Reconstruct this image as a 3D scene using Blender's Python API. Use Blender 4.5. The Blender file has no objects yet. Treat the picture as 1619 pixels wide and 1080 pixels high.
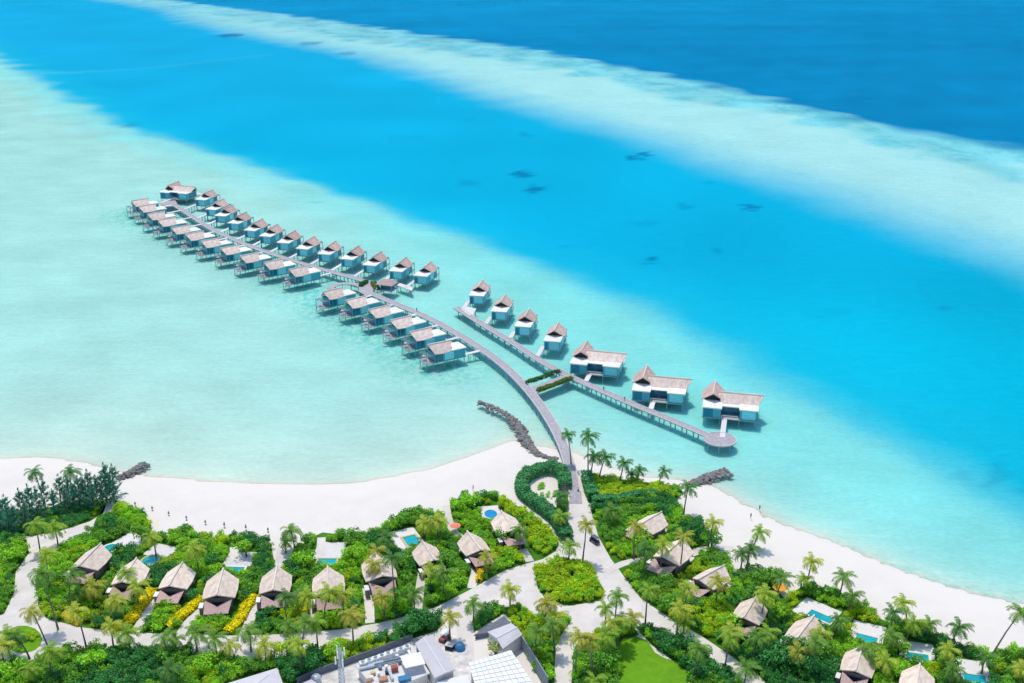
import bpy, bmesh, math, random
import numpy as np
from mathutils import Vector, Matrix
random.seed(7); RNG = np.random.default_rng(7)
C = bpy.context.scene.collection
R = math.radians
# ------------------------------------------------------------------ survey: photo pixel -> world point at height z
F, CX, CY, PIT, H = 1750., 809.5, 540., R(21), 160.
cp, sp = math.cos(PIT), math.sin(PIT)
def G(u, v, z=0.):
    a = (u-CX)/F; b = (v-CY)/F
    t = (z-H)/(-sp-b*cp)
    return (a*t, (cp-b*sp)*t)
def SC(u, v, z=0.):
    return F/((z-H)/(-sp-(v-CY)/F*cp))
def PX(x, y, z=0.):
    zz = z-H; d = y*cp-zz*sp
    return CX+F*x/d, CY-F*(y*sp+zz*cp)/d
GZ = 1.2                                   # height of the island's flat ground
def lin(r, g, b, k=1.0):
    f = lambda c: (c/12.92 if c <= .04045 else ((c+.055)/1.055)**2.4)
    return tuple(min(1., f(c/255.)*k) for c in (r, g, b))
# ------------------------------------------------------------------ numpy helpers
def smooth(a, b, x):
    t = np.clip((x-a)/(b-a), 0, 1); return t*t*(3-2*t)
class Noise2:
    def __init__(s, wl, n=14, seed=0):
        r = np.random.default_rng(seed); th = r.uniform(0, 2*np.pi, n); k = 2*np.pi/(wl*r.uniform(.6, 1.7, n))
        s.kx = k*np.cos(th); s.ky = k*np.sin(th); s.ph = r.uniform(0, 6.28, n); s.n = n
    def __call__(s, x, y):
        o = 0
        for a, b, p in zip(s.kx, s.ky, s.ph): o = o+np.sin(a*x+b*y+p)
        return o/math.sqrt(s.n)*1.2
def seg_dist(px, py, pl, signed=False):
    best = np.full(px.shape, 1e18); sg = np.ones(px.shape)
    for (x0, y0), (x1, y1) in zip(pl[:-1], pl[1:]):
        dx, dy = x1-x0, y1-y0; L = dx*dx+dy*dy
        t = np.clip(((px-x0)*dx+(py-y0)*dy)/L, 0, 1)
        ex, ey = px-x0-t*dx, py-y0-t*dy; d = ex*ex+ey*ey
        m = d < best; best = np.where(m, d, best)
        if signed: sg = np.where(m, np.sign(dx*ey-dy*ex), sg)
    d = np.sqrt(best)
    return d*sg if signed else d
def inside(px, py, poly):
    c = np.zeros(px.shape, bool); n = len(poly)
    for i in range(n):
        x0, y0 = poly[i]; x1, y1 = poly[(i+1) % n]
        if y0 == y1: continue
        m = ((y0 > py) != (y1 > py)) & (px < (x1-x0)*(py-y0)/(y1-y0)+x0)
        c ^= m
    return c
def in1(x, y, poly):
    return bool(inside(np.array([x]), np.array([y]), poly)[0])
# ------------------------------------------------------------------ mesh builder
class MB:
    def __init__(s): s.v = []; s.f = []
    def add(s, vs, fs):
        o = len(s.v); s.v += [tuple(p) for p in vs]; s.f += [tuple(i+o for i in f) for f in fs]; return s
    def box(s, x0, x1, y0, y1, z0, z1, rot=None, at=(0, 0, 0)):
        vs = [(x, y, z) for z in (z0, z1) for y in (y0, y1) for x in (x0, x1)]
        if rot is not None:
            c, n = math.cos(rot), math.sin(rot); vs = [(x*c-y*n, x*n+y*c, z) for x, y, z in vs]
        vs = [(x+at[0], y+at[1], z+at[2]) for x, y, z in vs]
        return s.add(vs, [(0, 2, 3, 1), (4, 5, 7, 6), (0, 1, 5, 4), (2, 6, 7, 3), (0, 4, 6, 2), (1, 3, 7, 5)])
    def prism(s, poly, z0, z1):
        n = len(poly)
        s.add([(x, y, z0) for x, y in poly]+[(x, y, z1) for x, y in poly],
              [tuple(range(n-1, -1, -1)), tuple(range(n, 2*n))]+[(i, (i+1) % n, n+(i+1) % n, n+i) for i in range(n)])
        return s
    def slab(s, pts, t):                     # a sheet of any polygon with thickness t downward
        n = len(pts); lo = [(x, y, z-t) for x, y, z in pts]
        return s.add(list(pts)+lo, [tuple(range(n)), tuple(range(2*n-1, n-1, -1))]+[(i, n+i, n+(i+1) % n, (i+1) % n) for i in range(n)])
    def tube(s, pts, rad, n=6):
        pts = [Vector(p) for p in pts]
        if not hasattr(rad, '__len__'): rad = [rad]*len(pts)
        vs = []
        for i, p in enumerate(pts):
            d = (pts[min(i+1, len(pts)-1)]-pts[max(i-1, 0)]).normalized()
            a = d.orthogonal() if abs(d.z) < .99 else Vector((1, 0, 0)); a = (a-d*a.dot(d)).normalized(); b = d.cross(a)
            for k in range(n):
                t = 2*math.pi*k/n; vs.append(p+(a*math.cos(t)+b*math.sin(t))*rad[i])
        fs = [(i*n+k, i*n+(k+1) % n, (i+1)*n+(k+1) % n, (i+1)*n+k) for i in range(len(pts)-1) for k in range(n)]
        fs += [tuple(range(n-1, -1, -1)), tuple((len(pts)-1)*n+k for k in range(n))]
        return s.add(vs, fs)
    def lathe(s, prof, n=12, at=(0, 0, 0)):
        vs = [(at[0]+r*math.cos(2*math.pi*k/n), at[1]+r*math.sin(2*math.pi*k/n), at[2]+z) for r, z in prof for k in range(n)]
        fs = [(i*n+k, i*n+(k+1) % n, (i+1)*n+(k+1) % n, (i+1)*n+k) for i in range(len(prof)-1) for k in range(n)]
        fs += [tuple(range(n-1, -1, -1)), tuple((len(prof)-1)*n+k for k in range(n))]
        return s.add(vs, fs)
    def mesh(s, name, m):
        me = bpy.data.meshes.new(name); me.from_pydata(s.v, [], s.f); me.materials.append(m); me.update(); return me
    def build(s, name, m, parent=None, smooth_=False):
        me = s.mesh(name, m)
        if smooth_: me.polygons.foreach_set('use_smooth', [True]*len(me.polygons))
        return link(name, me, parent)
def link(name, me, parent=None):
    o = bpy.data.objects.new(name, me); C.objects.link(o)
    if parent is not None: o.parent = parent
    return o
def tag(o, label=None, cat=None, group=None, kind=None):
    if label: o['label'] = label
    if cat: o['category'] = cat
    if group: o['group'] = group
    if kind: o['kind'] = kind
    return o
def empty(name, loc, rz=0., s=1.):
    o = bpy.data.objects.new(name, None); C.objects.link(o); o.location = loc; o.rotation_euler = (0, 0, rz)
    o.scale = (s, s, s); o.empty_display_size = .5; return o
def dup(o, parent=None):
    kids = list(o.children); c = o.copy(); C.objects.link(c)
    if parent is not None: c.parent = parent
    for k in kids: dup(k, c)
    return c
ONES = ['', 'first', 'second', 'third', 'fourth', 'fifth', 'sixth', 'seventh', 'eighth', 'ninth', 'tenth', 'eleventh', 'twelfth', 'thirteenth',
        'fourteenth', 'fifteenth', 'sixteenth', 'seventeenth', 'eighteenth', 'nineteenth']
def ordn(n):
    if n < 20: return ONES[n]
    t = {2: 'twent', 3: 'thirt', 4: 'fort', 5: 'fift', 6: 'sixt', 7: 'sevent', 8: 'eight', 9: 'ninet'}[n//10]
    return t+'ieth' if n % 10 == 0 else t+'y-'+ONES[n % 10]
# ------------------------------------------------------------------ materials
def newmat(name):
    m = bpy.data.materials.new(name); m.use_nodes = True; nt = m.node_tree
    return m, nt, nt.nodes['Principled BSDF']
def N(nt, t, **kw):
    n = nt.nodes.new(t)
    for k, v in kw.items():
        if k in n.inputs.keys(): n.inputs[k].default_value = v
        else: setattr(n, k, v)
    return n
def mat(name, col, rough=.7, var=.25, scale=1.5, detail=4, spec=.3, stretch=None, bump=0., col2=None):
    m, nt, b = newmat(name); L = nt.links
    tc = N(nt, 'ShaderNodeTexCoord'); src = tc.outputs['Object']
    if stretch:
        mp = N(nt, 'ShaderNodeMapping'); mp.inputs['Scale'].default_value = stretch; L.new(src, mp.inputs['Vector']); src = mp.outputs[0]
    no = N(nt, 'ShaderNodeTexNoise', Scale=scale, Detail=detail, Roughness=.65); L.new(src, no.inputs['Vector'])
    oi = N(nt, 'ShaderNodeObjectInfo')
    rp = N(nt, 'ShaderNodeValToRGB'); rp.color_ramp.elements[0].position = .28; rp.color_ramp.elements[1].position = .72
    d = [c*(1-var) for c in col]; u = [min(1, c*(1+var*.6)) for c in (col2 or col)]
    rp.color_ramp.elements[0].color = (*d, 1); rp.color_ramp.elements[1].color = (*u, 1)
    L.new(no.outputs['Fac'], rp.inputs['Fac'])
    hs = N(nt, 'ShaderNodeHueSaturation'); mr = N(nt, 'ShaderNodeMapRange'); mr.inputs['To Min'].default_value = .9; mr.inputs['To Max'].default_value = 1.1
    L.new(oi.outputs['Random'], mr.inputs['Value']); L.new(mr.outputs[0], hs.inputs['Value']); L.new(rp.outputs[0], hs.inputs['Color'])
    L.new(hs.outputs[0], b.inputs['Base Color'])
    b.inputs['Roughness'].default_value = rough; b.inputs['Specular IOR Level'].default_value = spec
    if bump:
        bp = N(nt, 'ShaderNodeBump', Strength=bump, Distance=.1); L.new(no.outputs['Fac'], bp.inputs['Height']); L.new(bp.outputs[0], b.inputs['Normal'])
    return m
M = {}
M['thatch'] = mat('thatch', (.84, .67, .58), .9, .32, .9, 8, .1, (1, .6, 1), .3)
M['thatch_brown'] = mat('weathered_thatch', (.64, .455, .395), .9, .34, .9, 8, .1, (1, .6, 1), .3)
M['thatch_tan'] = mat('tan_thatch', (.82, .67, .56), .9, .32, .9, 8, .1, (1, .6, 1), .3)
M['ridge'] = mat('ridge_cap', (.82, .70, .62), .9, .15, 2, 3, .1)
M['shingle'] = mat('shingle', (.52, .355, .33), .85, .22, 3, 4, .15, (1, .4, 1), .3)
M['dark'] = mat('under_roof_shade', (.035, .04, .055), .8, .3, 3)  # near-black puts the shade under prows and porches into the colour
M['white'] = mat('white_render', (.86, .85, .82), .7, .07, .8, 4, .2)
M['parasol'] = mat('faded_brown_canvas', (.33, .28, .25), .9, .15, 3)
M['wall'] = mat('teal_bounce_boarding', (.09, .42, .51), .6, .18, 1.6, 4, .3, (1, 1, .15))  # grey wood; teal shade and water bounce are put into the colour
M['wall2'] = mat('dark_teal_bounce_boarding', (.025, .24, .34), .6, .2, 1.6, 4, .3, (1, 1, .15))  # darker boarding, same teal shade and water bounce in the colour
M['glass'] = mat('tinted_glass', (.02, .16, .24), .12, .2, .7, 2, .6)
M['panel'] = mat('light_screen_panel', (.24, .68, .75), .55, .12, 1.5, 3, .3)  # pale screens, tinted with the teal of the shaded villa fronts
M['deck'] = mat('grey_decking', (.46, .43, .45), .8, .2, 1.2, 5, .15, (1, 1, 1), .2)
M['deck_pale'] = mat('pale_decking', (.74, .70, .70), .8, .12, 1.2, 4, .15)
M['pile'] = mat('pile_timber', (.28, .38, .39), .8, .25, 2)
M['rail'] = mat('kerb_beam', (.60, .58, .60), .8, .15, 2)
M['landwall'] = mat('villa_render', (.30, .25, .24), .8, .15, 1)
M['trunk'] = mat('palm_trunk', (.21, .18, .16), .9, .3, 3, 3, .1, (1, 1, .3))
M['bark'] = mat('bark', (.12, .09, .07), .9, .3, 3)
M['rock'] = mat('rock', (.27, .25, .24), .9, .55, .8, 5, .2, None, .5)
M['roof_grey'] = mat('grey_sheet_roof', (.60, .57, .59), .6, .08, .6, 4, .3, (1, 1, 1))
M['roof_white'] = mat('white_sheet_roof', (.80, .80, .82), .6, .07, .5, 4, .3)
M['concrete'] = mat('concrete', (.66, .64, .62), .85, .2, .5, 5, .2)
M['metal'] = mat('galvanised_metal', (.55, .60, .66), .4, .2, 2, 3, .5)
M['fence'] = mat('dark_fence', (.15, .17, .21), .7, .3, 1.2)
M['fence_grey'] = mat('grey_fence', (.22, .28, .33), .7, .25, 1.2)
M['orange'] = mat('orange_canvas', (.90, .40, .03), .8, .08, 2)
M['coral'] = mat('coral_canvas', (.85, .25, .17), .8, .08, 2)
M['red'] = mat('red_paint', (.40, .11, .10), .5, .25, 2)
M['rust'] = mat('rusty_orange', (.50, .27, .17), .8, .35, 2)
M['blue'] = mat('blue_tarpaulin', (.04, .20, .40), .6, .25, 1.2)
M['black'] = mat('black_rubber', (.025, .025, .03), .6, .2, 3)
M['buggy'] = mat('dark_buggy_paint', (.10, .11, .15), .35, .15, 2, 3, .5)
M['poolwater'] = mat('pool_water', (.0, .42, .50), .08, .25, .35, 3, .5)
M['poolblue'] = mat('blue_pool_water', (.0, .30, .62), .08, .25, .35, 3, .5)
M['tile'] = mat('pale_coping', (.80, .76, .66), .7, .08, 1)
M['ochre'] = mat('ochre_coping', (.62, .50, .22), .7, .1, 1)
M['skin'] = mat('skin', (.45, .26, .18), .6, .05, 4)
M['cloth_dark'] = mat('dark_cloth', (.04, .05, .09), .9, .1, 4)
M['cloth_pale'] = mat('pale_cloth', (.70, .68, .66), .9, .08, 4)
M['hair'] = mat('hair', (.02, .015, .012), .8, .1, 4)
def leaf_material(name, from_object):
    m, nt, b = newmat(name); L = nt.links
    if from_object:
        oi = N(nt, 'ShaderNodeObjectInfo'); src = oi.outputs['Color']
    else:
        at = N(nt, 'ShaderNodeAttribute', attribute_name='tint'); src = at.outputs['Color']
    ge = N(nt, 'ShaderNodeNewGeometry'); hs = N(nt, 'ShaderNodeHueSaturation')
    mr = N(nt, 'ShaderNodeMapRange'); mr.inputs['To Min'].default_value = .55; mr.inputs['To Max'].default_value = 1.4
    mh = N(nt, 'ShaderNodeMapRange'); mh.inputs['To Min'].default_value = .475; mh.inputs['To Max'].default_value = .525
    L.new(ge.outputs['Random Per Island'], mr.inputs['Value']); L.new(ge.outputs['Random Per Island'], mh.inputs['Value'])
    L.new(src, hs.inputs['Color']); L.new(mr.outputs[0], hs.inputs['Value']); L.new(mh.outputs[0], hs.inputs['Hue'])
    b.inputs['Roughness'].default_value = .6; b.inputs['Specular IOR Level'].default_value = .25
    L.new(hs.outputs[0], b.inputs['Base Color'])
    tr = N(nt, 'ShaderNodeBsdfTranslucent'); L.new(hs.outputs[0], tr.inputs['Color'])
    mx = N(nt, 'ShaderNodeMixShader'); mx.inputs[0].default_value = .3
    L.new(b.outputs[0], mx.inputs[1]); L.new(tr.outputs[0], mx.inputs[2]); L.new(mx.outputs[0], nt.nodes['Material Output'].inputs['Surface'])
    return m
M['leaf'] = leaf_material('leaf', True); M['leaf_mass'] = leaf_material('leaf_mass', False)

# ------------------------------------------------------------------ shoreline, channel and reef lines (surveyed)
def W(pts, z=0.): return [G(u, v, z) for u, v in pts]
shore_px = [(-260, 752), (-120, 742), (-40, 731), (0, 727), (60, 724), (110, 729), (160, 740), (200, 750), (300, 760), (400, 766), (500, 768), (560, 765), (620, 755),
            (680, 742), (740, 724), (780, 709), (810, 697), (850, 706), (880, 712), (915, 720), (960, 740), (1000, 752), (1040, 757), (1090, 763),
            (1130, 772), (1165, 793), (1190, 806), (1230, 829), (1300, 853), (1360, 877), (1420, 903), (1500, 930), (1560, 946), (1619, 958), (1700, 985), (1800, 1020), (1900, 1060)]
shore = W(shore_px)
island = shore+[(330, 150), (330, 60), (-330, 60), (-330, 250)]
edge = W([(-400, -40), (-60, 62), (0, 92), (60, 125), (130, 165), (207, 203), (285, 223), (363, 250), (440, 270), (518, 299), (596, 325), (674, 351), (756, 385), (874, 427), (985, 473), (1083, 519),
          (1149, 562), (1214, 602), (1312, 650), (1400, 690), (1470, 728), (1540, 772), (1619, 812), (1800, 890), (2100, 1010)])
reef_in = W([(-60, -24), (100, -10), (186, 0), (259, 13), (303, 32), (389, 52), (475, 66), (562, 82), (627, 99), (700, 121), (756, 140), (887, 177), (1018, 211), (1149, 255), (1280, 290), (1410, 335), (1541, 378), (1619, 402), (1900, 500)])
reef_out = W([(0, -40), (200, -12), (320, 6), (432, 19), (562, 37), (691, 56), (822, 73), (952, 98), (1083, 122), (1214, 154), (1345, 184), (1476, 210), (1619, 231), (1900, 285)])
reef_mid = W([(100, -20), (560, 62), (760, 90), (952, 122), (1083, 158), (1214, 176), (1345, 211), (1476, 247), (1619, 273), (1900, 350)])
sv_line = W([(215, 335), (480, 445), (530, 480), (700, 575)])
patches = [(827, 267, 17, 5, .75), (847, 290, 18, 5, .75), (1003, 242, 12, 4, .7), (1017, 236, 14, 4, .7), (1188, 319, 14, 5, .7), (1033, 404, 16, 5, .8), (895, 383, 10, 4, .6),
           (1142, 385, 11, 4, .35), (1082, 316, 11, 4, .35), (742, 280, 16, 4, .3), (830, 206, 10, 3, .35), (1122, 281, 9, 3, .3), (365, 52, 22, 3, .8), (740, 183, 9, 2, .2),
           (1505, 478, 12, 5, .3), (490, 65, 20, 2, .5), (548, 80, 16, 2, .4), (1550, 756, 40, 6, .25), (205, 195, 12, 2.5, .4), (1020, 343, 30, 5, .15), (640, 210, 40, 4, .12), (1300, 480, 50, 6, .1),
           (1590, 745, 30, 12, .2), (500, 316, 18, 2.5, .3)]
def axis_steps(lo, hi, f):
    o = [lo]
    while o[-1] < hi: o.append(o[-1]+f(o[-1]))
    return o
ys = [-30000, -8000, -2000, -500, -100, 60]+axis_steps(120, 2900, lambda y: 3.5 if y < 850 else 6 if y < 1500 else 12)+[3200, 3800, 5000, 8000, 15000, 40000]
xp = axis_steps(0, 1500, lambda x: 4.5 if x < 480 else 8 if x < 800 else 14)+[1800, 2400, 4000, 9000, 30000]
xs = [-x for x in xp[:0:-1]]+xp
X, Y = np.meshgrid(np.array(xs, float), np.array(ys, float)); X = X.ravel(); Y = Y.ravel()
n1, n2, n3, n4 = Noise2(60, seed=1), Noise2(22, seed=2), Noise2(160, seed=3), Noise2(9, seed=4)
far = smooth(300, 1600, Y)
wx = X+n1(X, Y)*(2.5+3*far)+n2(X, Y)*1.2*(1-far); wy = Y+n1(Y+500, X)*(2.5+4*far)+n2(Y-90, X)*1.2*(1-far)
def cc(r, g, b): return np.array(lin(r, g, b))/np.array([1.15, 1.27, 1.42])
def mix(a, b, t): return a*(1-t[:, None])+b*t[:, None]
dE = -seg_dist(wx, wy, edge, True)              # + = lagoon side
dRi = seg_dist(wx, wy, reef_in, True); dRo = seg_dist(wx, wy, reef_out, True); dRm = seg_dist(wx, wy, reef_mid, True)
dS = seg_dist(X, Y, shore); land = inside(X, Y, island); dS = np.where(land, -dS, dS)
ones = np.ones((len(X), 1))
chan = mix(cc(2, 184, 234)*ones, cc(20, 178, 234), smooth(600, 1900, Y-.45*X)*.95)
chan = mix(chan, cc(0, 190, 222), smooth(-10, 140, X)*smooth(600, 380, Y)*.5)
chan = chan*(1+.05*n3(X, Y)[:, None]*(1-far[:, None]*.5))
lag = mix(cc(170, 233, 231)*ones, cc(140, 235, 237), smooth(-150, 30, X+.15*(Y-500)))
lag = mix(lag, cc(167, 227, 226), smooth(560, 950, Y)*smooth(-80, -260, X))
lag = mix(lag, cc(126, 230, 238), smooth(55, 3, dE)*.6)
Lsh = 11+28*smooth(70, -60, X)+14*np.exp(-((X+40)/45)**2)
lag = mix(lag, cc(214, 238, 230), np.clip(np.exp(-np.clip(dS, 0, 1e4)/Lsh)*.85, 0, 1))
lag = mix(lag, cc(226, 232, 224), np.clip(np.exp(-np.clip(dS, 0, 1e4)/3.)*.85, 0, 1))
lag = lag*(1+.035*n1(X, Y)[:, None]+.02*n2(X, Y)[:, None])
wE = 9+17*smooth(-160, 160, X)+16*far
tE = smooth(-.9, .7, dE/wE)
col = mix(chan, lag, tE)
halo = np.exp(-((dE+wE*.7)/(wE*1.2))**2)*.35; col = mix(col, cc(30, 205, 240), np.where(dE < 0, halo, 0))
# reef band
rp = mix(cc(172, 235, 241)*ones, cc(150, 220, 232), smooth(1100, 2000, Y))
rout = mix(cc(118, 214, 232)*ones, cc(134, 212, 232), smooth(900, 2000, Y))
tm = smooth(-20, 25, dRm+n1(X, Y)*12)
reef = mix(rp, rout, tm*.8)
reef = reef*(1+(.035*n1(X*1.0, Y*.8)+.025*n3(X, Y*.7))[:, None]*(.4+.9*tm[:, None]))
col = mix(col, reef, smooth(-44, 56, dRi-n1(X, Y)*1.5))
oc = mix(cc(2, 140, 200)*ones, cc(9, 153, 213), smooth(1300, 2600, Y-.5*X))
oc = oc*(1+.05*n3(X*.5, Y)[:, None]+.03*n1(X, Y)[:, None])
col = mix(col, oc, smooth(-20, 18, dRo+n1(X, Y)*4))
# dark coral heads and weed in the channel
for u, v, a, b, s in patches:
    x0, y0 = G(u, v); k = SC(u, v); dep = math.atan2(H, math.hypot(x0, y0)); ra = a/k; rb = b/(k*math.sin(dep))
    q = np.sqrt(((X-x0+.5*n4(X, Y)*3)/ra)**2+((Y-y0+n4(Y, X)*4)/rb)**2)
    col = mix(col, col*np.array([.3, .45, .58]), np.minimum(1, smooth(1.12, .7, q)*s*1.15))
st = W([(70, 113), (140, 108), (220, 104), (330, 92), (420, 82)]); ds = seg_dist(X, Y, st)
col = mix(col, cc(120, 210, 232), smooth(16, 2, ds)*.35*smooth(-420, -640, X)+smooth(14, 2, ds)*.08)
cor = tm*smooth(-10, 30, dRi)*smooth(10, -14, dRo)+.25*smooth(-10, 30, dRi)*smooth(10, -14, dRo)+.7*np.exp(-((dRo+6)/16)**2)
mott = np.exp(-(seg_dist(X, Y, sv_line)/17)**2)*.9
wd = W([(1310, 858), (1400, 890), (1480, 917), (1560, 938), (1640, 955)]); mott = np.maximum(mott, np.exp(-(seg_dist(X, Y, wd)/3.)**2)*.5)
nx_, ny_ = len(xs), len(ys)
idx = np.arange(nx_*ny_).reshape(ny_, nx_)
quads = np.stack([idx[:-1, :-1], idx[:-1, 1:], idx[1:, 1:], idx[1:, :-1]], -1).reshape(-1, 4)
def fast_mesh(name, V, Q, m, attrs=None, smooth_=False):
    me = bpy.data.meshes.new(name); k = Q.shape[1]
    me.vertices.add(len(V)); me.vertices.foreach_set('co', np.asarray(V, np.float32).ravel())
    me.loops.add(Q.size); me.loops.foreach_set('vertex_index', Q.astype(np.int32).ravel())
    me.polygons.add(len(Q)); me.polygons.foreach_set('loop_start', np.arange(0, Q.size, k, dtype=np.int32))
    me.update(calc_edges=True); me.materials.append(m)
    if smooth_: me.polygons.foreach_set('use_smooth', np.ones(len(Q), bool))
    for an, (kind, data) in (attrs or {}).items():
        a = me.attributes.new(an, kind, 'POINT'); a.data.foreach_set('color' if kind == 'FLOAT_COLOR' else 'value', np.asarray(data, np.float32).ravel())
    me.validate(); return me
def water_material():
    m, nt, b = newmat('lagoon_water'); L = nt.links
    at = N(nt, 'ShaderNodeAttribute', attribute_name='bed'); mo = N(nt, 'ShaderNodeAttribute', attribute_name='weed')
    tc = N(nt, 'ShaderNodeTexCoord')
    # weed speckle over the shallow bed
    mp = N(nt, 'ShaderNodeMapping'); mp.inputs['Scale'].default_value = (1, .7, 1); L.new(tc.outputs['Object'], mp.inputs[0])
    no = N(nt, 'ShaderNodeTexNoise', Scale=.42, Detail=7., Roughness=.7); L.new(mp.outputs[0], no.inputs['Vector'])
    rp = N(nt, 'ShaderNodeMapRange'); rp.inputs['From Min'].default_value = .42; rp.inputs['From Max'].default_value = .62; L.new(no.outputs['Fac'], rp.inputs['Value'])
    mu = N(nt, 'ShaderNodeMath', operation='MULTIPLY'); L.new(rp.outputs[0], mu.inputs[0]); L.new(mo.outputs['Fac'], mu.inputs[1])
    mx = N(nt, 'ShaderNodeMix', data_type='RGBA', blend_type='MULTIPLY'); L.new(mu.outputs[0], mx.inputs[0]); L.new(at.outputs['Color'], mx.inputs[6]); mx.inputs[7].default_value = (.05, .72, .70, 1)
    # faint current streaks and ripples of the sand bed
    m2 = N(nt, 'ShaderNodeMapping'); m2.inputs['Scale'].default_value = (.10, .30, 1); m2.inputs['Rotation'].default_value = (0, 0, R(8)); L.new(tc.outputs['Object'], m2.inputs[0])
    n2_ = N(nt, 'ShaderNodeTexNoise', Scale=1., Detail=6., Roughness=.65); L.new(m2.outputs[0], n2_.inputs['Vector'])
    r2 = N(nt, 'ShaderNodeMapRange'); r2.inputs['To Min'].default_value = .93; r2.inputs['To Max'].default_value = 1.06; r2.inputs['From Min'].default_value = .25; r2.inputs['From Max'].default_value = .75
    L.new(n2_.outputs['Fac'], r2.inputs['Value'])
    ca = N(nt, 'ShaderNodeAttribute', attribute_name='coral'); mc = N(nt, 'ShaderNodeMapping'); mc.inputs['Scale'].default_value = (.022, .017, 1); mc.inputs['Rotation'].default_value = (0, 0, R(35)); L.new(tc.outputs['Object'], mc.inputs[0])
    nc = N(nt, 'ShaderNodeTexNoise', Scale=1., Detail=9., Roughness=.72); L.new(mc.outputs[0], nc.inputs['Vector'])
    rc = N(nt, 'ShaderNodeMapRange'); rc.inputs['From Min'].default_value = .47; rc.inputs['From Max'].default_value = .62; L.new(nc.outputs['Fac'], rc.inputs['Value'])
    m3 = N(nt, 'ShaderNodeMath', operation='MULTIPLY'); m3.use_clamp = True; L.new(rc.outputs[0], m3.inputs[0]); L.new(ca.outputs['Fac'], m3.inputs[1])
    mx2 = N(nt, 'ShaderNodeMix', data_type='RGBA', blend_type='MULTIPLY'); L.new(m3.outputs[0], mx2.inputs[0]); L.new(mx.outputs[2], mx2.inputs[6]); mx2.inputs[7].default_value = (.62, .83, .89, 1)
    nr = N(nt, 'ShaderNodeTexNoise', Scale=.9, Detail=5., Roughness=.7); mr_ = N(nt, 'ShaderNodeMapping'); mr_.inputs['Scale'].default_value = (.55, 1.1, 1); L.new(tc.outputs['Object'], mr_.inputs[0]); L.new(mr_.outputs[0], nr.inputs['Vector'])
    rr = N(nt, 'ShaderNodeMapRange'); rr.inputs['To Min'].default_value = .91; rr.inputs['To Max'].default_value = 1.08; rr.inputs['From Min'].default_value = .3; rr.inputs['From Max'].default_value = .7; L.new(nr.outputs['Fac'], rr.inputs['Value'])
    mm = N(nt, 'ShaderNodeMath', operation='MULTIPLY'); L.new(r2.outputs[0], mm.inputs[0]); L.new(rr.outputs[0], mm.inputs[1])
    hs = N(nt, 'ShaderNodeHueSaturation'); L.new(mx2.outputs[2], hs.inputs['Color']); L.new(mm.outputs[0], hs.inputs['Value'])
    L.new(hs.outputs[0], b.inputs['Base Color'])
    b.inputs['Subsurface Weight'].default_value = 1.0; b.subsurface_method = 'BURLEY'
    b.inputs['Subsurface Radius'].default_value = (.05, 2.3, 2.9); b.inputs['Subsurface Scale'].default_value = 1.0
    b.inputs['Roughness'].default_value = .3; b.inputs['IOR'].default_value = 1.33; b.inputs['Specular IOR Level'].default_value = 0.
    n3_ = N(nt, 'ShaderNodeTexNoise', Scale=.5, Detail=5.); L.new(m2.outputs[0], n3_.inputs['Vector']); n3_.inputs['Scale'].default_value = 6.
    bp = N(nt, 'ShaderNodeBump', Strength=.25, Distance=.25); L.new(n3_.outputs['Fac'], bp.inputs['Height']); L.new(bp.outputs[0], b.inputs['Normal'])
    return m
SB = -.05-np.clip(np.clip(dS, 0, None)*.11, 0, 1.3)-2.5*smooth(0, 60, -dE)*smooth(40, -10, dRi)-6*smooth(0, 60, dRo)
SB = np.where(land, -.3+.0*SB, SB)
me = fast_mesh('seabed', np.stack([X, Y, SB], -1), quads, water_material(),
               {'bed': ('FLOAT_COLOR', np.concatenate([np.clip(col, 0, 1), ones], 1)), 'weed': ('FLOAT', mott), 'coral': ('FLOAT', cor)}, True)
tag(link('seabed', me), kind='structure')
def surface_material():
    m, nt, b = newmat('clear_water_surface'); L = nt.links; nt.nodes.remove(b)
    tr = N(nt, 'ShaderNodeBsdfTransparent'); tr.inputs[0].default_value = (.985, 1, 1, 1); gl = N(nt, 'ShaderNodeBsdfGlossy'); gl.inputs['Roughness'].default_value = .12
    tc = N(nt, 'ShaderNodeTexCoord'); no = N(nt, 'ShaderNodeTexNoise', Scale=.7, Detail=5.); L.new(tc.outputs['Object'], no.inputs['Vector'])
    bp = N(nt, 'ShaderNodeBump', Strength=.6, Distance=.35); L.new(no.outputs['Fac'], bp.inputs['Height']); L.new(bp.outputs[0], gl.inputs['Normal'])
    mx = N(nt, 'ShaderNodeMixShader'); mx.inputs[0].default_value = .009; L.new(tr.outputs[0], mx.inputs[1]); L.new(gl.outputs[0], mx.inputs[2]); L.new(mx.outputs[0], nt.nodes['Material Output'].inputs['Surface'])
    return m
wv = [(x, y, 0.) for y in (-30000, 100, 1000, 40000) for x in (-30000, 0, 30000)]
me = bpy.data.meshes.new('water'); me.from_pydata(wv, [], [(j*3+i, j*3+i+1, j*3+i+4, j*3+i+3) for j in range(3) for i in range(2)]); me.materials.append(surface_material())
tag(link('water', me), kind='structure')

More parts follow.
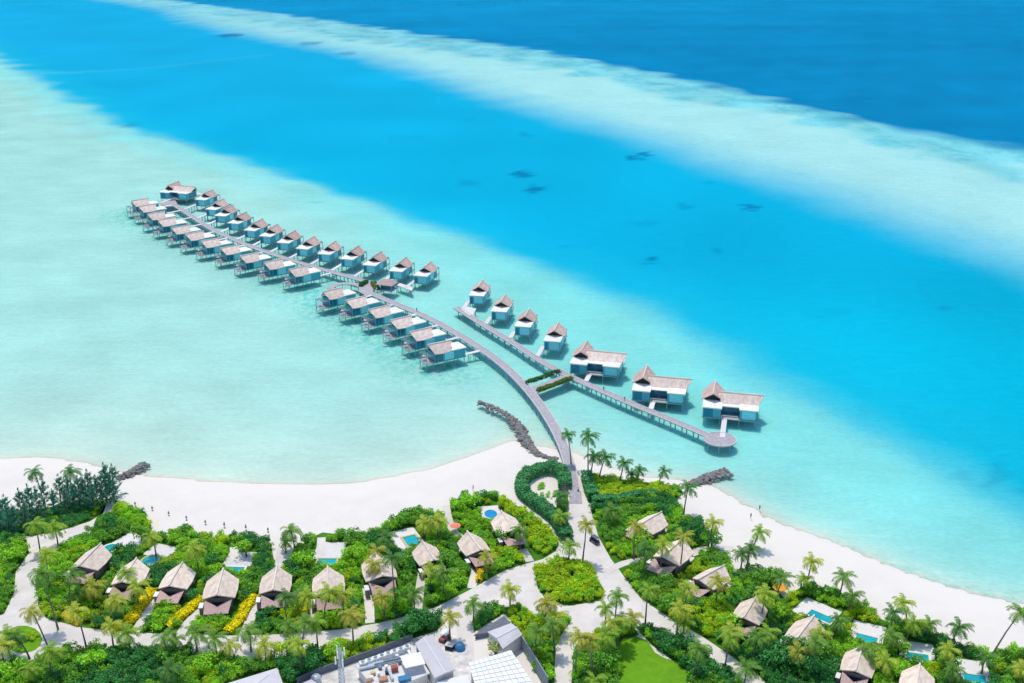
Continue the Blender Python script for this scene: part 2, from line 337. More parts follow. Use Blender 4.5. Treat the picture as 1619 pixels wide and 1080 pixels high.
# ------------------------------------------------------------------ island sand
gx = np.arange(-330, 331, 2.6); gy = np.concatenate([[40, 80, 120, 160], np.arange(190, 372, 2.2)])
SX, SY = np.meshgrid(gx, gy); SX = SX.ravel(); SY = SY.ravel()
d = seg_dist(SX, SY, shore); ins = inside(SX, SY, island); d = np.where(ins, d, -d)
SZ = np.where(d > 0, GZ*np.clip(1-np.exp(-d/9.), 0, 1)*smooth(-2, 10, d)+.06*n2(SX, SY)*smooth(2, 12, d)*smooth(40, 14, d), np.clip(d*.25, -2.2, 0))
SZ = np.where(d > 34, GZ, SZ)+0.0
wet = smooth(13, 1, d+n2(SX, SY)*1.6+n1(SX, SY)*1.5)
def sand_material():
    m, nt, b = newmat('coral_sand'); L = nt.links
    at = N(nt, 'ShaderNodeAttribute', attribute_name='wet'); tc = N(nt, 'ShaderNodeTexCoord')
    no = N(nt, 'ShaderNodeTexNoise', Scale=.12, Detail=8., Roughness=.6); L.new(tc.outputs['Object'], no.inputs['Vector'])
    rp = N(nt, 'ShaderNodeValToRGB'); rp.color_ramp.elements[0].position = .3; rp.color_ramp.elements[1].position = .7
    rp.color_ramp.elements[0].color = (.725, .67, .61, 1); rp.color_ramp.elements[1].color = (.79, .735, .67, 1); L.new(no.outputs['Fac'], rp.inputs['Fac'])
    n5 = N(nt, 'ShaderNodeTexNoise', Scale=2.2, Detail=4.); L.new(tc.outputs['Object'], n5.inputs['Vector'])
    hs = N(nt, 'ShaderNodeHueSaturation'); r5 = N(nt, 'ShaderNodeMapRange'); r5.inputs['To Min'].default_value = .93; r5.inputs['To Max'].default_value = 1.05
    L.new(n5.outputs['Fac'], r5.inputs['Value']); L.new(r5.outputs[0], hs.inputs['Value']); L.new(rp.outputs[0], hs.inputs['Color'])
    mx = N(nt, 'ShaderNodeMix', data_type='RGBA'); L.new(at.outputs['Fac'], mx.inputs[0]); L.new(hs.outputs[0], mx.inputs[6]); mx.inputs[7].default_value = (.77, .715, .65, 1)
    L.new(mx.outputs[2], b.inputs['Base Color']); b.inputs['Roughness'].default_value = .9; b.inputs['Specular IOR Level'].default_value = .1
    bp = N(nt, 'ShaderNodeBump', Strength=.35, Distance=.12); L.new(n5.outputs['Fac'], bp.inputs['Height']); L.new(bp.outputs[0], b.inputs['Normal'])
    return m
nx_, ny_ = len(gx), len(gy); idx = np.arange(nx_*ny_).reshape(ny_, nx_)
quads = np.stack([idx[:-1, :-1], idx[:-1, 1:], idx[1:, 1:], idx[1:, :-1]], -1).reshape(-1, 4)
keep = (d[quads] > -7).any(1); quads = quads[keep]
me = fast_mesh('sand', np.stack([SX, SY, SZ], -1), quads, sand_material(), {'wet': ('FLOAT', wet)}, True)
tag(link('sand', me), kind='structure')
M['path'] = mat('sand_path', (.73, .675, .635), .9, .17, .18, 9, .1)
def sheet(name, px, z, m, kind, zpx=None, label=None, cat=None):
    me = bpy.data.meshes.new(name); bm = bmesh.new()
    vs = [bm.verts.new((*G(u, v, GZ if zpx is None else zpx), z)) for u, v in px]
    f = bm.faces.new(vs); f.normal_update()
    if f.normal.z < 0: f.normal_flip()
    bmesh.ops.triangulate(bm, faces=bm.faces[:]); bm.to_mesh(me); bm.free(); me.materials.append(m)
    return tag(link(name, me), label, cat, None, kind)
sheet('path', [(905, 768), (913, 768), (918, 790), (940, 806), (950, 850), (968, 885), (990, 915), (1015, 950), (1062, 984), (1110, 1010), (1160, 1045), (1330, 1200), (1250, 1200), (1185, 1095), (1120, 1040),
               (1080, 1012), (1030, 990), (1005, 985), (985, 1008), (940, 1000), (925, 1016), (906, 1024), (898, 1095), (876, 1095), (880, 1020), (906, 980), (890, 962), (960, 952), (958, 935), (936, 898), (905, 884),
               (868, 888), (846, 898), (850, 935), (872, 962), (850, 975), (826, 957), (795, 958), (758, 962), (745, 982), (752, 1060), (735, 1060), (722, 1000), (716, 975), (690, 974), (650, 984), (610, 1002), (575, 1010), (535, 1014), (490, 1029), (440, 1037),
               (400, 1047), (330, 1036), (260, 1026), (200, 1023), (140, 1027), (100, 1032), (50, 1047), (0, 1048), (-30, 1040), (-30, 1000), (8, 970), (24, 938), (27, 905), (46, 880), (52, 868), (62, 882), (57, 930), (60, 960), (75, 980),
               (100, 986), (130, 993), (200, 1001), (300, 1004), (370, 1006), (440, 1004), (480, 1001), (540, 996), (600, 986), (650, 973), (690, 961), (740, 936), (776, 916), (802, 901), (860, 884), (892, 858), (897, 830), (900, 790)], GZ+.012, M['path'], 'structure')
M['lawn'] = mat('lawn_turf', (.15, .36, .015), .9, .2, .5, 5, .1)
lawn_px = [(1006, 1006), (980, 1017), (978, 1200), (1096, 1200), (1086, 1062), (1078, 1050), (1050, 1040), (1036, 1032), (1024, 1014)]
sheet('lawn', lawn_px, GZ+.02, M['lawn'], 'structure')
M['paving'] = mat('yard_paving', (.66, .63, .60), .9, .4, .5, 7, .15)
sheet('pavement', [(470, 1100), (490, 1073), (560, 1048), (650, 1014), (690, 996), (735, 1010), (745, 1040), (760, 1100)], GZ+.02, M['paving'], 'structure')

# ------------------------------------------------------------------ jetties
def offset_line(pl, w):
    out = []
    for i, p in enumerate(pl):
        a = Vector(pl[max(i-1, 0)]); b = Vector(pl[min(i+1, len(pl)-1)]); d = (b-a).normalized(); n = Vector((-d.y, d.x))
        out.append((p[0]+n.x*w, p[1]+n.y*w))
    return out
def resample(pl, step):
    out = [pl[0]]; acc = 0
    for (x0, y0), (x1, y1) in zip(pl[:-1], pl[1:]):
        L = math.hypot(x1-x0, y1-y0); t = step-acc
        while t < L: out.append((x0+(x1-x0)*t/L, y0+(y1-y0)*t/L)); t += step
        acc = L-(t-step)
    out.append(pl[-1]); return out
def smoothline(pl, it=2):
    for _ in range(it):
        o = [pl[0]]
        for a, b in zip(pl[:-1], pl[1:]):
            o += [(a[0]*.75+b[0]*.25, a[1]*.75+b[1]*.25), (a[0]*.25+b[0]*.75, a[1]*.25+b[1]*.75)]
        pl = o+[pl[-1]]
    return pl
DZ = 2.1
def strip_mesh(mb, pl, w0, w1, z0, z1):
    a = offset_line(pl, w0); b = offset_line(pl, w1); n = len(pl)
    mb.add([(x, y, z1) for x, y in a]+[(x, y, z1) for x, y in b]+[(x, y, z0) for x, y in a]+[(x, y, z0) for x, y in b],
           [f for i in range(n-1) for f in ((i, i+1, n+i+1, n+i), (2*n+i, 3*n+i, 3*n+i+1, 2*n+i+1), (i, 2*n+i, 2*n+i+1, i+1), (n+i, n+i+1, 3*n+i+1, 3*n+i))]
           + [(0, n, 3*n, 2*n), (n-1, 3*n-1, 4*n-1, 2*n-1)])
def plank_mat():
    m, nt, b = newmat('jetty_boards'); L = nt.links
    tc = N(nt, 'ShaderNodeTexCoord'); no = N(nt, 'ShaderNodeTexNoise', Scale=.9, Detail=6., Roughness=.7); L.new(tc.outputs['Object'], no.inputs['Vector'])
    rp = N(nt, 'ShaderNodeValToRGB'); rp.color_ramp.elements[0].position = .32; rp.color_ramp.elements[1].position = .68
    rp.color_ramp.elements[0].color = (.30, .275, .30, 1); rp.color_ramp.elements[1].color = (.50, .47, .49, 1)
    L.new(no.outputs['Fac'], rp.inputs['Fac']); L.new(rp.outputs[0], b.inputs['Base Color']); b.inputs['Roughness'].default_value = .85
    return m
M['boards'] = plank_mat()
pile_me = None
def jetty(name, label, pl, w, step, ramp=0, z=DZ):
    pl = smoothline(pl); p0 = pl[len(pl)//2]
    root = empty(name, (p0[0], p0[1], 0)); tag(root, label, 'jetty')
    loc = [(x-p0[0], y-p0[1]) for x, y in pl]
    mb = MB(); strip_mesh(mb, loc, w/2, -w/2, z-.25, z); mb.build('deck', M['boards'], root)
    for s in (1, -1):
        mb = MB(); strip_mesh(mb, loc, s*(w/2-.32), s*(w/2-.05), z+.005, z+.16) if s < 0 else strip_mesh(mb, loc, w/2-.05, w/2-.32, z+.005, z+.16)
        mb.build('kerb_beam', M['rail'], root)
    bent = MB(); bent.box(-w/2-.1, w/2+.1, -.14, .14, z-.55, z-.26)
    for s in (-1, 1): bent.lathe([(.2, -2.5), (.2, z-.55)], 8, (s*(w/2-.35), 0, 0))
    me = bent.mesh('pile_bent', M['pile'])
    rs = resample(loc, step)
    for i in range(1, len(rs)-1):
        if in1(rs[i][0]+p0[0], rs[i][1]+p0[1], island): continue
        o = link('pile_bent', me, root); o.location = (*rs[i], 0)
        dx = rs[i+1][0]-rs[i-1][0]; dy = rs[i+1][1]-rs[i-1][1]; o.rotation_euler = (0, 0, math.atan2(dy, dx)-math.pi/2)
    return root
def ramp(j, a, b, w):
    (x0, y0), (x1, y1) = a, b; L = math.hypot(x1-x0, y1-y0); nx, ny = -(y1-y0)/L*w/2, (x1-x0)/L*w/2; ox, oy = j.location.x, j.location.y
    MB().slab([(x0-nx-ox, y0-ny-oy, DZ-.005), (x1-nx-ox, y1-ny-oy, GZ+.06), (x1+nx-ox, y1+ny-oy, GZ+.06), (x0+nx-ox, y0+ny-oy, DZ-.005)][::-1], .2).build('ramp', M['boards'], j)
main_px = [(909, 778), (904, 750), (897, 722), (887, 695), (872, 667), (852, 637), (830, 610), (802, 582), (770, 557), (738, 537), (703, 516), (664, 496), (624, 480), (592, 466), (572, 457)]
main_w = W(main_px, DZ)
mj = jetty('main_jetty', 'long grey boarded jetty curving out from the beach through the near villas', main_w, 3.6, 5.2)
ramp(mj, main_w[0], G(911, 797, GZ), 3.5)
farj_px = [(586, 449), (577, 444), (522, 429.5), (461, 411.5), (426, 400), (400, 391), (366, 377), (335, 363), (305, 343), (284, 329), (272, 322)]
farj_w = W(farj_px, DZ)
jetty('outer_jetty', 'straight grey jetty between the two rows of farthest water villas', farj_w, 3.2, 5.2)
east_px = [(721, 486), (760, 511), (811, 541.5), (850, 568), (886, 588), (905, 597), (950, 617), (1000, 639), (1060, 663), (1118, 688)]
east_w = W(east_px, DZ)
ej = jetty('east_jetty', 'grey jetty on posts ending in a round platform by the big villas', east_w, 3.2, 5.0)
px0, py0 = G(1138, 694.5, DZ); ex, ey = px0-ej.location.x, py0-ej.location.y
mb = MB(); mb.prism([(ex+5.4*math.cos(t*math.pi/18), ey+5.4*math.sin(t*math.pi/18)) for t in range(36)], DZ-.3, DZ+.012); mb.build('round_platform', M['boards'], ej)
mb = MB()
for t in range(36):
    a0, a1 = t*math.pi/18, (t+1)*math.pi/18
    if 2.2 < (a0+.1) % 6.283 < 3.3: continue
    mb.slab([(ex+r*math.cos(a), ey+r*math.sin(a), DZ+.17) for r, a in ((5.38, a0), (5.38, a1), (5.12, a1), (5.12, a0))][::-1], .15)
mb.build('platform_kerb', M['rail'], ej)
for t in range(7):
    mb = MB(); a = t*.9; mb.lathe([(.2, -2.5), (.2, DZ-.3)], 8, (ex+4.3*math.cos(a), ey+4.3*math.sin(a), 0)); mb.build('pile', M['pile'], ej)
# landing pads and links
def pad(name, label, px, cat, m='deck_pale', z=DZ, posts=True):
    pts = W(px, z); c = (sum(p[0] for p in pts)/len(pts), sum(p[1] for p in pts)/len(pts)); l = [(x-c[0], y-c[1]) for x, y in pts]
    A = sum(l[i][0]*l[(i+1) % len(l)][1]-l[(i+1) % len(l)][0]*l[i][1] for i in range(len(l)))
    if A < 0: l = l[::-1]
    root = empty(name, (*c, 0)); tag(root, label, cat); MB().prism(l, z-.22, z+.02).build('deck', M[m], root)
    if posts:
        for x, y in l:
            mb = MB(); mb.lathe([(.17, -2.5), (.17, z-.22)], 8, (x*.85, y*.85, 0)); mb.build('pile', M['pile'], root)
    return root
pad('landing_stage', 'pale square landing stage at the near end of the east jetty', [(729, 489), (735, 484), (753, 488), (748, 498), (741, 498)], 'landing')
pad('landing_stage', 'grey square platform at the outer tip of the farthest jetty', [(253, 318), (256, 325), (270, 326), (281, 323), (277, 317)], 'landing', 'deck')
pad('landing_stage', 'pale deck beside the small jetty pavilion', [(627, 451), (632, 447.5), (652, 454), (652, 460)], 'landing')
pad('link_walkway', 'short planted walkway joining the two jetties', [(838, 613), (847, 622), (905, 601), (893, 592)], 'walkway', 'boards')
pad('link_walkway', 'grey junction deck where the near jetty meets the outer jetty', [(566, 460), (578, 449), (590, 446), (592, 452), (588, 466), (578, 467)], 'walkway', 'deck')
arc = [G(548+26*math.cos(t*math.pi/12), 457-9*math.sin(t*math.pi/12), DZ) for t in range(13)]
l0 = arc[6]; root = empty('curved_boardwalk', (*l0, 0)); tag(root, 'curved grey boardwalk arching behind the villa at the junction', 'walkway')
mb = MB(); strip_mesh(mb, [(x-l0[0], y-l0[1]) for x, y in arc], 1.6, -1.6, DZ-.22, DZ+.03); mb.build('deck', M['deck'], root)
for x, y in arc[1:-1:2]:
    mb = MB(); mb.lathe([(.17, -2.5), (.17, DZ-.22)], 8, (x-l0[0], y-l0[1], 0)); mb.build('pile', M['pile'], root)

# ------------------------------------------------------------------ water villas
def gable(mb_t, mb_r, cx, hw, ez, rz, y0, y1, p0, p1, along='y', th=.28):
    """thatched saddle roof: eaves y0..y1, ridge juts out p0 / p1 beyond them"""
    f = (lambda x, y, z: (cx+x, y, z)) if along == 'y' else (lambda x, y, z: (y, cx-x, z))
    ym = (y0+y1)/2
    for s in (-1, 1):
        pts = [f(0, y0-p0, rz), f(s*hw, y0, ez), f(s*hw*1.06, ym, ez-.1), f(s*hw, y1, ez), f(0, y1+p1, rz)]
        mb_t.slab(pts if s > 0 else pts[::-1], th)
    if mb_r is not None:
        a, b = f(0, y0-p0-.1, rz+.1), f(0, y1+p1+.1, rz+.1)
        mb_r.tube([a, b], .22, 6)
def gable_wall(mb, cx, hw, ez, rz, y, t, along='y'):
    f = (lambda x, yy, z: (cx+x, yy, z)) if along == 'y' else (lambda x, yy, z: (yy, cx-x, z))
    a = [f(-hw, y, ez), f(hw, y, ez), f(0, y, rz)]; b = [f(-hw, y+t, ez), f(hw, y+t, ez), f(0, y+t, rz)]
    mb.add(a+b, [(0, 1, 2), (5, 4, 3), (0, 3, 4, 1), (1, 4, 5, 2), (2, 5, 3, 0)])
def piles(root, pts, z=1.89):
    me = MB().lathe([(.15, -2.5), (.15, z)], 8).mesh('pile', M['pile'])
    for x, y in pts: link('pile', me, root).location = (x, y, 0)
FZ, TZ = 1.9, 5.3
def small_villa(thatch):
    r = empty('water_villa', (0, 0, 0))
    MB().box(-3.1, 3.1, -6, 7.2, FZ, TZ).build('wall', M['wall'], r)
    MB().box(-3.3, 3.3, -6.2, 7.4, FZ-.3, FZ-.005).build('floor_frame', M['pile'], r)
    mb = MB(); mb.box(-3.4, 3.4, -6.4, 0.2, TZ+.003, TZ+.38); mb.build('flat_roof', M['white'], r)
    mb = MB(); rg = MB(); gable(mb, rg, 0, 3.7, TZ+.25, 8.4, .4, 7.3, 2.1, 1.1); rf = mb.build('thatched_roof', M[thatch], r); rg.build('ridge_cap', M['ridge'], rf)
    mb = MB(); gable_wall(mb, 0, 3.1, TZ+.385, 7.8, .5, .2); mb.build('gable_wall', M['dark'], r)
    MB().box(-2.9, -1.6, -6.06, -5.98, FZ+.1, TZ-.5).build('door', M['wall2'], r)
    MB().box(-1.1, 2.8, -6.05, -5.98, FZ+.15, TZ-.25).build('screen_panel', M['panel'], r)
    for s in (-1, 1):
        a, b = sorted((s*3.09, s*3.16))
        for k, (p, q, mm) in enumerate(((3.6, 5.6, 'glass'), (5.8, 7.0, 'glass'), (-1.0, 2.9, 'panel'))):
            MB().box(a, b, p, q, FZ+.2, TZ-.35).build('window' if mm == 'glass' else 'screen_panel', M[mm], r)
    MB().box(-2.8, 2.8, 7.18, 7.26, FZ+.1, TZ-.4).build('window', M['glass'], r)
    MB().box(-3.2, 3.2, 7.41, 10.9, FZ-.25, FZ).build('deck', M['deck'], r)
    mb = MB()
    for x in (-2.9, 2.9):
        mb.box(x-.1, x+.1, 10.4, 10.6, FZ+.002, 4.7); mb.box(x-.09, x+.09, 7.7, 10.7, 4.702, 4.86)
    for k in range(5): mb.box(-3.1, 3.1, 8.6+k*.5, 8.75+k*.5, 4.865, 5.0)
    mb.build('pergola', M['pile'], r)
    mb = MB()
    for k in range(6): mb.box(-2.2, -1.0, 10.91+k*.38, 11.28+k*.38, FZ-.35-k*.3, FZ-.25-k*.3)
    mb.build('stairs', M['pile'], r)
    mb = MB(); mb.lathe([(1.0, 3.7), (.95, 3.8), (.05, 4.2)], 4, (1.2, 9.6, 0)); mb.tube([(1.2, 9.6, FZ), (1.2, 9.6, 3.75)], .05, 6); mb.build('sunshade', M['white'], r)
    piles(r, [(x, y) for x in (-2.8, 2.8) for y in (-5.6, -1.2, 3.2, 7.6, 10.5)])
    return r
def big_villa():
    r = empty('water_villa', (0, 0, 0))
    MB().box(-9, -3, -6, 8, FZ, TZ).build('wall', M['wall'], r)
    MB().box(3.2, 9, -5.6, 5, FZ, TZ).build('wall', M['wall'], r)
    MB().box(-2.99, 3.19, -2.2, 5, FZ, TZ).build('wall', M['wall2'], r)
    MB().box(-9.2, 9.2, -6.2, 8.2, FZ-.32, FZ-.005).build('floor_frame', M['pile'], r)
    MB().box(-9.3, -2.7, -6.5, 0, TZ+.003, TZ+.4).build('flat_roof', M['white'], r)
    MB().box(3.0, 9.3, -6.0, -.3, TZ+.003, TZ+.4).build('flat_roof', M['white'], r)
    MB().box(-2.69, 2.99, -3.9, -.3, TZ-.1, TZ+.2).build('porch_roof', M['white'], r)
    mb = MB(); rg = MB(); gable(mb, rg, -6, 3.9, TZ+.3, 8.9, .3, 8.3, 2.3, 1.8); rf = mb.build('thatched_roof', M['thatch_brown'], r); rg.build('ridge_cap', M['ridge'], rf)
    mb = MB(); rg = MB(); gable(mb, rg, 1.9, 3.5, TZ+.28, 8.2, -3.2, 9.3, 1.5, 1.6, 'x'); rf = mb.build('thatched_roof', M['thatch'], r); rg.build('ridge_cap', M['ridge'], rf)
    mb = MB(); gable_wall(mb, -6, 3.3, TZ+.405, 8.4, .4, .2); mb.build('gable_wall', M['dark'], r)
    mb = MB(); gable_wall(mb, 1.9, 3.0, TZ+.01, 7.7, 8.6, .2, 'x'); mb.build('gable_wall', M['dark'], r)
    for a, b in ((-2.6, -.2), (.1, 2.9)): MB().box(a, b, -2.28, -2.19, FZ+.1, TZ-.4).build('window', M['glass'], r)
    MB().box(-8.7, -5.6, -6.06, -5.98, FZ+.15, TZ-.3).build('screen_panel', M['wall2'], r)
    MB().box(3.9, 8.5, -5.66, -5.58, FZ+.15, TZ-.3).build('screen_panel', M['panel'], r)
    MB().box(8.98, 9.06, -3, 4, FZ+.3, TZ-.5).build('window', M['glass'], r)
    MB().box(-9.06, -8.98, 1, 7, FZ+.3, TZ-.5).build('window', M['glass'], r)
    MB().box(-2.9, 2.9, -6.3, -2.3, FZ-.2, FZ+.03).build('porch_deck', M['deck'], r)
    mb = MB()
    for x in (-2.6, 2.6): mb.box(x-.08, x+.08, -6.25, -6.1, FZ+.035, FZ+1.1)
    mb.box(-2.7, 2.7, -6.26, -6.09, FZ+1.1, FZ+1.2); mb.build('railing', M['deck_pale'], r)
    MB().box(-8.5, 8.8, 8.21, 12.5, FZ-.25, FZ).build('deck', M['deck_pale'], r)
    piles(r, [(x, y) for x in (-8.6, -3.2, 3.2, 8.6) for y in (-5.6, .5, 7.6)])
    return r
def place(proto, first, loc_pt, px, z, rot, mirror=False):
    o = proto if first else dup(proto)
    x, y = G(px[0], px[1], z); c, s = math.cos(rot), math.sin(rot)
    o.location = (x-(loc_pt[0]*c-loc_pt[1]*s), y-(loc_pt[0]*s+loc_pt[1]*c), 0); o.rotation_euler = (0, 0, rot); return o
def gangway(o, lx, target, w=1.7, y0=-6.25, extra=1.3):
    """footbridge from the villa's entrance straight down to the jetty line"""
    c, s = math.cos(o.rotation_euler.z), math.sin(o.rotation_euler.z)
    best = None
    for k in range(1, 100):
        L = k*.25; x = o.location.x+lx*c-(y0-L)*s; y = o.location.y+lx*s+(y0-L)*c
        dd = float(seg_dist(np.array([x]), np.array([y]), target)[0])
        if best is None or dd < best[0]: best = (dd, L)
        if dd < 1.7: break
    L = best[1]
    mb = MB(); za, zb = FZ+.08, DZ+.12
    mb.slab([(lx-w/2, y0, za), (lx-w/2, y0-L, zb), (lx+w/2, y0-L, zb), (lx+w/2, y0, za)], .22); mb.build('footbridge', M['deck_pale'], o)
    if L > 5:
        k = int(L/3.2)
        for i in range(1, k+1):
            mb = MB(); yy = y0-L*i/(k+1)
            for sx in (-1, 1): mb.lathe([(.12, -2.5), (.12, DZ-.3)], 6, (lx+sx*w*.4, yy, 0))
            mb.box(lx-w/2, lx+w/2, yy-.09, yy+.09, DZ-.3, DZ-.12); mb.build('footbridge_post', M['pile'], o)
north = [(675, 437.5), (636, 430), (593.5, 420.6), (558, 411), (522, 403), (486.6, 394.6), (456, 385), (428.3, 374.5), (403, 365.5), (377, 354), (356, 342), (341, 332), (324, 316.5)]
pn = small_villa('thatch_brown'); first = True
vill = []
nl = []
for i, p in enumerate(north):
    o = place(pn, first, (3.4, -6.4), p, TZ+.3, R(-17+(1.2 if i % 3 == 1 else -.8 if i % 3 == 2 else 0))); first = False
    nl.append(o); n = i+1
    lab = ('brown thatched water villa nearest the small pavilion, at the near end of the seaward row' if n == 1 else
           'brown thatched water villa next to the big end villa, last of the seaward row' if n == 13 else
           '%s brown thatched water villa from the near end of the seaward row' % ordn(n))
    tag(o, lab, 'water villa', 'seaward row of water villas along the outer jetty')
ps = small_villa('thatch'); first = True
south = [(221, 321), (233, 330), (247, 342), (264, 352), (285.5, 364), (308, 374), (333, 385), (364, 396), (395, 408.6), (433, 419), (473, 430)]
sl = []
for i, p in enumerate(south):
    o = place(ps, first, (-2.0, 4.35), p, 6.9, R(129+(i % 3-1)*1.5)); first = False; sl.append(o)
    lab = ('pale thatched water villa at the far left tip of the lagoon-side row' if i == 0 else 'pale thatched water villa at the near end of the lagoon-side outer row' if i == 10 else
           '%s pale thatched water villa from the far tip of the lagoon-side row' % ordn(i+1))
    tag(o, lab, 'water villa', 'lagoon-side row of water villas along the outer jetty')
near = [(527.5, 465.5), (564, 479), (600.6, 494), (635, 511), (666, 529.7), (695.5, 550.5)]
nr = []
for i, p in enumerate(near):
    o = place(ps, False, (-2.0, 4.35), p, 6.9, R([130, 128, 127, 126, 124, 121][i])); nr.append(o)
    lab = ('pale thatched water villa beside the curved boardwalk, first of the near six' if i == 0 else 'pale thatched water villa closest to the beach, with the long footbridge' if i == 5 else
           '%s of six pale thatched villas along the curved main jetty, counted from the boardwalk' % ordn(i+1))
    tag(o, lab, 'water villa', 'six water villas along the curved main jetty')
eastv = [(765, 468.5), (801, 493.6), (839, 517.6), (886, 541)]
ev = []
for i, p in enumerate(eastv):
    o = place(pn, False, (3.4, -6.4), p, TZ+.3, R(-10+i*-.8)); ev.append(o)
    lab = ['small brown thatched villa by the pale landing stage of the east jetty', 'second small brown thatched villa along the east jetty from its landing stage',
           'third small brown thatched villa along the east jetty from its landing stage', 'small brown thatched villa next to the first big villa on the east jetty'][i]
    tag(o, lab, 'water villa', 'four small villas along the east jetty')
pb = big_villa(); first = True
bv = []
for i, p in enumerate([(901.6, 588.5), (999.4, 631.5), (1110.6, 658.5)]):
    o = place(pb, first, (-9, -6), p, FZ, R([-15, -13.5, -13][i])); first = False; bv.append(o)
    lab = ['big L-shaped thatched villa next to the planted walkway', 'middle one of three big L-shaped thatched villas on the east jetty', 'big L-shaped thatched villa beside the round jetty platform'][i]
    tag(o, lab, 'water villa', 'three big villas along the east jetty')
eo = place(pb, False, (-9, -6), (254, 313), FZ, R(-17)); tag(eo, 'big thatched villa at the far tip of the outer jetty', 'water villa')
for o in nl: gangway(o, -4.1, farj_w, y0=-2.5)
for o in sl: gangway(o, 0.6, farj_w)
for o in nr: gangway(o, -1.5, main_w)
for o in ev: gangway(o, -4.1, east_w, y0=-2.5)
for o in bv: gangway(o, -1.6, east_w+[(px0, py0)])
gangway(eo, -1.6, farj_w)
# small pavilion by the junction
pr = empty('jetty_pavilion', (*G(612, 456, DZ), 0), R(-20)); tag(pr, 'small pavilion with pinkish hip roof by the jetty junction', 'pavilion')
MB().prism([(-4, -3.5), (4, -3.5), (4, 3.5), (-4, 3.5)], DZ-.25, DZ).build('deck', M['deck'], pr)
mb = MB(); b4 = [(-4.2, -3.4, 4.6), (4.2, -3.4, 4.6), (4.2, 3.4, 4.6), (-4.2, 3.4, 4.6)]; r2 = [(-1.6, 0, 6.6), (1.6, 0, 6.6)]
mb.add(b4+r2, [(0, 1, 5, 4), (1, 2, 5), (2, 3, 4, 5), (3, 0, 4), (3, 2, 1, 0)]); mb.build('roof', M['shingle'], pr)
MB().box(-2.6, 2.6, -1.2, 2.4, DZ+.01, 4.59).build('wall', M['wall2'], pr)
mb = MB()
for x in (-3.6, 3.6):
    for y in (-2.9, 2.9): mb.box(x-.1, x+.1, y-.1, y+.1, DZ+.01, 4.59)
mb.build('posts', M['pile'], pr)
piles(pr, [(-3.4, -3), (3.4, -3), (3.4, 3), (-3.4, 3)], DZ-.25)

# ------------------------------------------------------------------ rock groynes
def rock_mesh():
    bm = bmesh.new(); bmesh.ops.create_icosphere(bm, subdivisions=1, radius=1)
    a, b, c = random.uniform(.8, 1.3), random.uniform(.7, 1.1), random.uniform(.5, .85)
    for v in bm.verts: v.co = Vector((v.co.x*a, v.co.y*b, v.co.z*c))*random.uniform(.75, 1.12)
    vs = [v.co.copy() for v in bm.verts]; fs = [[v.index for v in f.verts] for f in bm.faces]; bm.free(); return vs, fs
rocks = [rock_mesh() for _ in range(8)]
def groyne(label, px, wid, n, top=1.5):
    pl = W(px, .5); c = pl[len(pl)//2]; rs = resample(smoothline(pl), .5); mb = MB()
    for k in range(n):
        t = random.random(); i = int(t*(len(rs)-1)); x, y = rs[i]
        w = np.interp(t, [0, .5, 1], wid); q = random.gauss(0, .45); q = max(-1, min(1, q)); a = random.uniform(0, 6.28)
        j = min(i+1, len(rs)-1); i0 = max(j-1, 0); dx, dy = rs[j][0]-rs[i0][0], rs[j][1]-rs[i0][1]; L = math.hypot(dx, dy) or 1
        x += -dy/L*q*w/2+random.uniform(-.3, .3); y += dx/L*q*w/2+random.uniform(-.3, .3)
        z = -.15+top*(1-q*q)*random.uniform(.55, 1); s = random.uniform(.35, .85); vs, fs = random.choice(rocks); ca, sa = math.cos(a), math.sin(a)
        mb.add([(x-c[0]+s*(v.x*ca-v.y*sa), y-c[1]+s*(v.x*sa+v.y*ca), z+s*v.z) for v in vs], fs)
    o = mb.build('rock_groyne', M['rock']); o.location = (*c, 0); return tag(o, label, 'groyne')
groyne('long curving groyne of grey boulders left of the main jetty', [(757, 637), (785, 648), (805, 659), (820, 674), (830, 695), (842, 713), (856, 724), (882, 727)], [1.5, 4.8, 2.8], 620)
groyne('short fat groyne of grey boulders off the east beach', [(1093, 766), (1110, 758), (1130, 750), (1150, 745)], [3.2, 5.0, 5.6], 300, 1.15)
groyne('short groyne of grey boulders beside the dark casuarina trees', [(188, 757), (203, 750), (218, 742), (231, 734)], [2.5, 4.6, 4.5], 190)
# LAND
# ------------------------------------------------------------------ beach villas
def land_villa(dark_side=False):
    r = empty('beach_villa', (0, 0, GZ))
    MB().box(-2.9, 2.9, -3.0, 4.4, 0, 3.1).build('wall', M['landwall'], r)
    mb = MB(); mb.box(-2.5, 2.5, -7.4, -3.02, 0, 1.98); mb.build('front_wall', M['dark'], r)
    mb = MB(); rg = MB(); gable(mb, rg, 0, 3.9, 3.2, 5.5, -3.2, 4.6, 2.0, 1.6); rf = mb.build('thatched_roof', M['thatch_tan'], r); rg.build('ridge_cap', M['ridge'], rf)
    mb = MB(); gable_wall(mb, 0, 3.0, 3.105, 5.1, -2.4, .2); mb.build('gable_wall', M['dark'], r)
    mb = MB(); mb.slab([(-2.9, -8.3, 2.25), (2.9, -8.3, 2.25), (3.25, -3.3, 3.05), (0, -6.1, 2.75), (-3.25, -3.3, 3.05)], .22); mb.build('porch_roof', M['shingle'], r)
    b = MB().box(-4.3, -3.35, -5.6, -3.7, 0, 2.3).build('outdoor_bathroom', M['landwall'], r); MB().box(-4.5, -3.4, -5.8, -3.5, 2.303, 2.45).build('flat_roof', M['white'], b)
    MB().box(-2.3, 2.3, 4.38, 4.46, .1, 2.8).build('window', M['glass'], r)
    MB().box(-3.2, 3.2, 4.47, 7.0, .02, .2).build('deck', M['deck_pale'], r)
    return r
